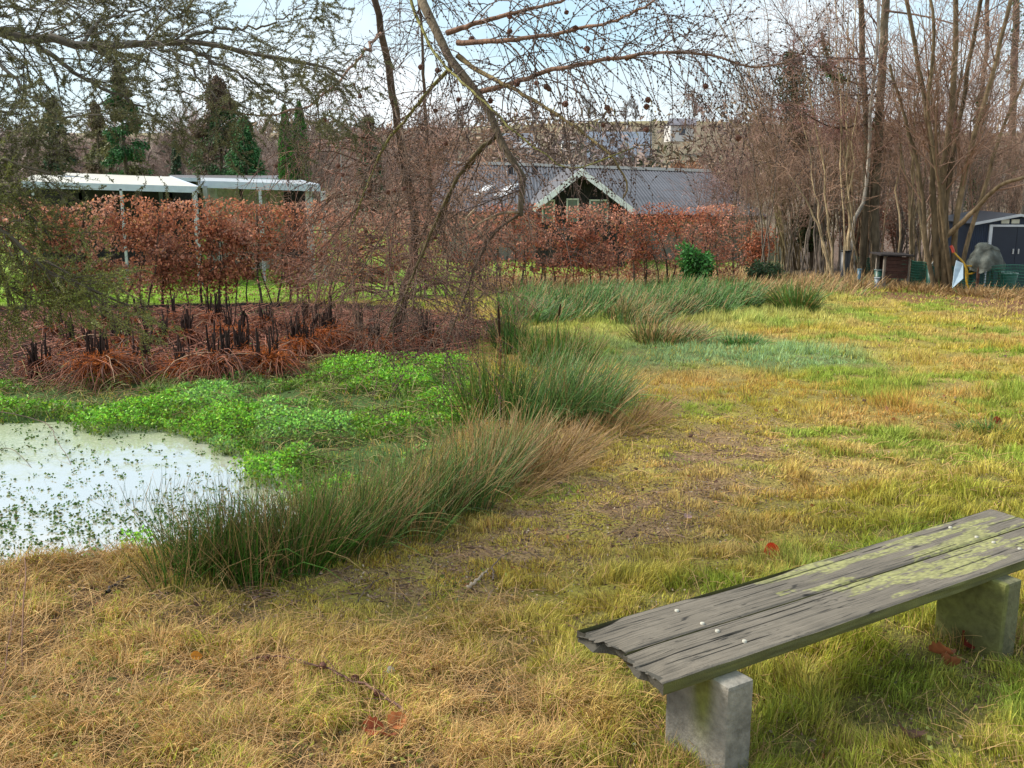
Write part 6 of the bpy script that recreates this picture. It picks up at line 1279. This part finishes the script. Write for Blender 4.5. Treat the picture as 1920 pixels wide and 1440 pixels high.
# ------------------------------------------------------------------ fallen branches and leaves in the foreground
def fallen():
    def branch(pts, r0, label, n1, seed, cones=0, col=(.13, .065, .05), h=.03, name='fallen_branch', leafn=0):
        rg = rngs(seed); P = np.array([G(a, b) + [0, 0, h + dz] for a, b, dz in pts]); root = thing(name, P[0], label, 'branch', 'fallen branches'); Q0 = resample(P, 22)[None]; Q0[:, 1:-1] += rg.normal(size=(1, 20, 3)) * .004; R0 = taper(22, r0, r0 * .35)[None]
        V, Q, C = tubes(Q0, R0, 7, np.array(col) * rg.uniform(.7, 1.4, (1, 22, 1))); wb(MB().add(V, None, Q, C), 'stem', M_TWIG, root, True)
        if n1: p1, r1 = grow(Q0, R0, n1, .16, .15, 1, (35, 80), 6, .03, .3, .5, .5, .0012, rg); V, Q, C = tubes(p1, r1, 4, np.array(col)); wb(MB().add(V, None, Q, C), 'twigs', M_TWIG, root)
        if cones:
            q = 130; o, d = along(Q0, np.zeros(q, int), rg.random(q)); mb = MB(); blob(mb, o + rdir(q, rg) * r0 * .9, rg.uniform(.002, .0035, q), np.array(col) * .8, rg); wb(mb, 'spurs', M_TWIG, root)
            for k in range(cones): o, _ = along(Q0, np.array([0]), np.array([rg.uniform(.1, .9)])); c = bpy.data.objects.new('cone', CONE); SC.collection.objects.link(c); c.parent = root; c.location = Vector(o[0] - np.array(root.location) + [0, 0, .005]); c.scale = (.026,) * 3; c.rotation_euler = (rg.uniform(.8, 2), 0, rg.uniform(0, 6))
    branch([(800, 1388, 0), (745, 1345, .02), (700, 1318, .03), (640, 1292, .03), (560, 1262, .03), (500, 1252, .02), (440, 1256, 0)], .0065, 'fallen larch twig with cones lying across the dry grass', 12, 1, 4)
    branch([(200, 1115, 0), (232, 1096, .01), (275, 1083, .0), (330, 1080, 0)], .009, 'short black stick beside the clump of dead grass', 3, 2, col=(.06, .045, .04), h=.012)
    branch([(400, 1088, 0), (470, 1084, .005), (530, 1078, 0), (590, 1072, 0)], .007, 'long bleached stick at the foot of the rushes', 2, 3, col=(.34, .24, .17), h=.012)
    branch([(875, 1112, 0), (900, 1092, .01), (915, 1080, .02)], .010, 'thick pale stub of wood on the bare soil', 0, 4, col=(.36, .28, .20), h=.02)
    branch([(925, 1095, 0), (930, 1070, .03), (960, 1055, .04), (1000, 1052, .02), (1030, 1056, 0)], .005, 'arched thin dead twig above the bare soil', 4, 5, col=(.14, .10, .07), h=.02)
    branch([(660, 1145, 0), (700, 1100, .01), (730, 1080, 0)], .004, 'forked thin stick on the bare soil below the belt', 4, 6, col=(.12, .085, .06), h=.01)
    branch([(900, 1165, 0), (915, 1140, .02), (925, 1122, .03)], .005, 'bent twig standing out of the grass tufts', 2, 7, col=(.26, .18, .12), h=.02)
    branch([(45, 1280, 0), (52, 1180, .16), (58, 1100, .25), (60, 1040, .32)], .0035, 'upright brown weed stalk at the near pond bank', 9, 8, col=(.17, .085, .05), h=.0, name='weed_stalk')
    branch([(0, 1330, 0), (18, 1270, .1), (40, 1200, .2), (52, 1165, .25)], .003, 'leaning brown weed stalk in the corner', 5, 9, col=(.16, .08, .05), h=.0, name='weed_stalk')
    branch([(-60, 840, .0), (10, 850, .22), (60, 880, .25), (120, 925, .18), (160, 985, .05)], .005, 'thorny bare twig arching over the pond edge', 16, 10, col=(.13, .09, .07), h=.25, name='bramble')
    branch([(-60, 910, .0), (20, 925, .2), (70, 960, .15), (110, 1010, .05)], .004, 'lower bramble twig over the pond edge', 14, 11, col=(.12, .10, .06), h=.2, name='bramble')
    def leaf(px, py, s, col, label, seed, lift=.03, curl=.5, tilt=(0, 0), rz=0, lob=0.0):
        rg = rngs(seed); nu, nv = 15, 11; U, V_ = np.meshgrid(np.linspace(0, 1, nu), np.linspace(-1, 1, nv), indexing='ij'); w = np.sin(np.clip(U, 0, 1) ** .8 * math.pi) ** .75 * .42 * (1 + lob * np.cos(U * 22)); X_ = (U - .5); Y_ = V_ * w; Z_ = curl * (np.abs(V_) ** 1.6) * w * .9 + curl * .35 * (U - .5)**2 + .02 * np.sin(U * 26) * np.abs(V_)
        P = np.stack([X_, Y_, Z_], -1).reshape(-1, 3) * s @ rotm(tilt[0], tilt[1], rz).T; g0 = G(px, py); idx = np.arange(nu * nv).reshape(nu, nv); Q = np.stack([idx[:-1, :-1], idx[1:, :-1], idx[1:, 1:], idx[:-1, 1:]], -1)
        c = np.array(col) * (0.75 + .5 * vn(U * 6 + seed, V_ * 4, seed)).reshape(-1, 1) * (1 - .35 * (np.abs(V_) < .12)).reshape(-1, 1); root = thing('fallen_leaf', g0 + [0, 0, lift], label, 'leaf', 'single fallen leaves'); mb = MB(); mb.add(P + g0 + [0, 0, lift], None, Q, c); wb(mb, 'blade', M_DEAD, root, True)
        p0 = np.array([-.5, 0, 0]) * s @ rotm(tilt[0], tilt[1], rz).T + g0 + [0, 0, lift]; p1 = np.array([-.85, .05, .06]) * s @ rotm(tilt[0], tilt[1], rz).T + g0 + [0, 0, lift]; V, Q, C = tubes(np.stack([p0, (p0 + p1) / 2, p1])[None], np.full((1, 3), .0012), 4, np.array(col) * .5); wb(MB().add(V, None, Q, C), 'stalk', M_TWIG, root)
    leaf(1446, 1050, .105, (.60, .035, .012), 'vivid red leaf lying on the grass behind the bench', 1, .045, .7, (.9, .1), .3)
    leaf(1762, 1248, .12, (.38, .13, .05), 'curled rust brown leaf under the bench', 2, .05, .8, (.5, .3), 2.1, .1)
    leaf(1806, 1222, .10, (.22, .03, .02), 'dark red leaf near the far block of the bench', 3, .05, .6, (.9, 0), 1.0)
    leaf(1778, 1262, .09, (.33, .12, .05), 'small rust brown leaf touching the curled one', 4, .04, .8, (.3, 1.0), 1.3, .1)
    leaf(700, 1385, .085, (.36, .09, .035), 'red brown leaf beside the larch twig', 5, .04, .6, (.6, .2), .2, .1)
    leaf(745, 1372, .085, (.48, .17, .06), 'orange brown leaf under the larch twig', 6, .04, .6, (.5, -.2), .9, .1)
    leaf(728, 1395, .07, (.26, .07, .04), 'dark leaf tucked below the orange brown one', 7, .03, .5, (.4, .4), 2.4)
    leaf(1700, 1395, .12, (.13, .07, .05), 'shrivelled dark leaf in the grass under the bench', 8, .03, .9, (.3, .3), 1.4, .15)
    leaf(1610, 1135, .0 + .06, (.50, .24, .10), 'tan leaf half hidden below the bench edge', 9, .04, .5, (.7, 0), .5)
    leaf(370, 1252, .05, (.55, .22, .02), 'yellow red leaf among the dry straw', 10, .05, .5, (.6, .2), .5)
    leaf(1290, 975, .06, (.40, .25, .22), 'pale pinkish leaf on the trodden grass', 11, .02, .4, (.3, .0), .7)
    leaf(1868, 808, .10, (.26, .04, .02), 'dark red leaf beside the deep green tuft', 12, .08, .6, (.9, 0), .3)
    leaf(733, 1285, .05, (.45, .42, .38), 'small grey white leaf standing in the straw', 13, .06, .5, (.9, .3), .9)
fallen()
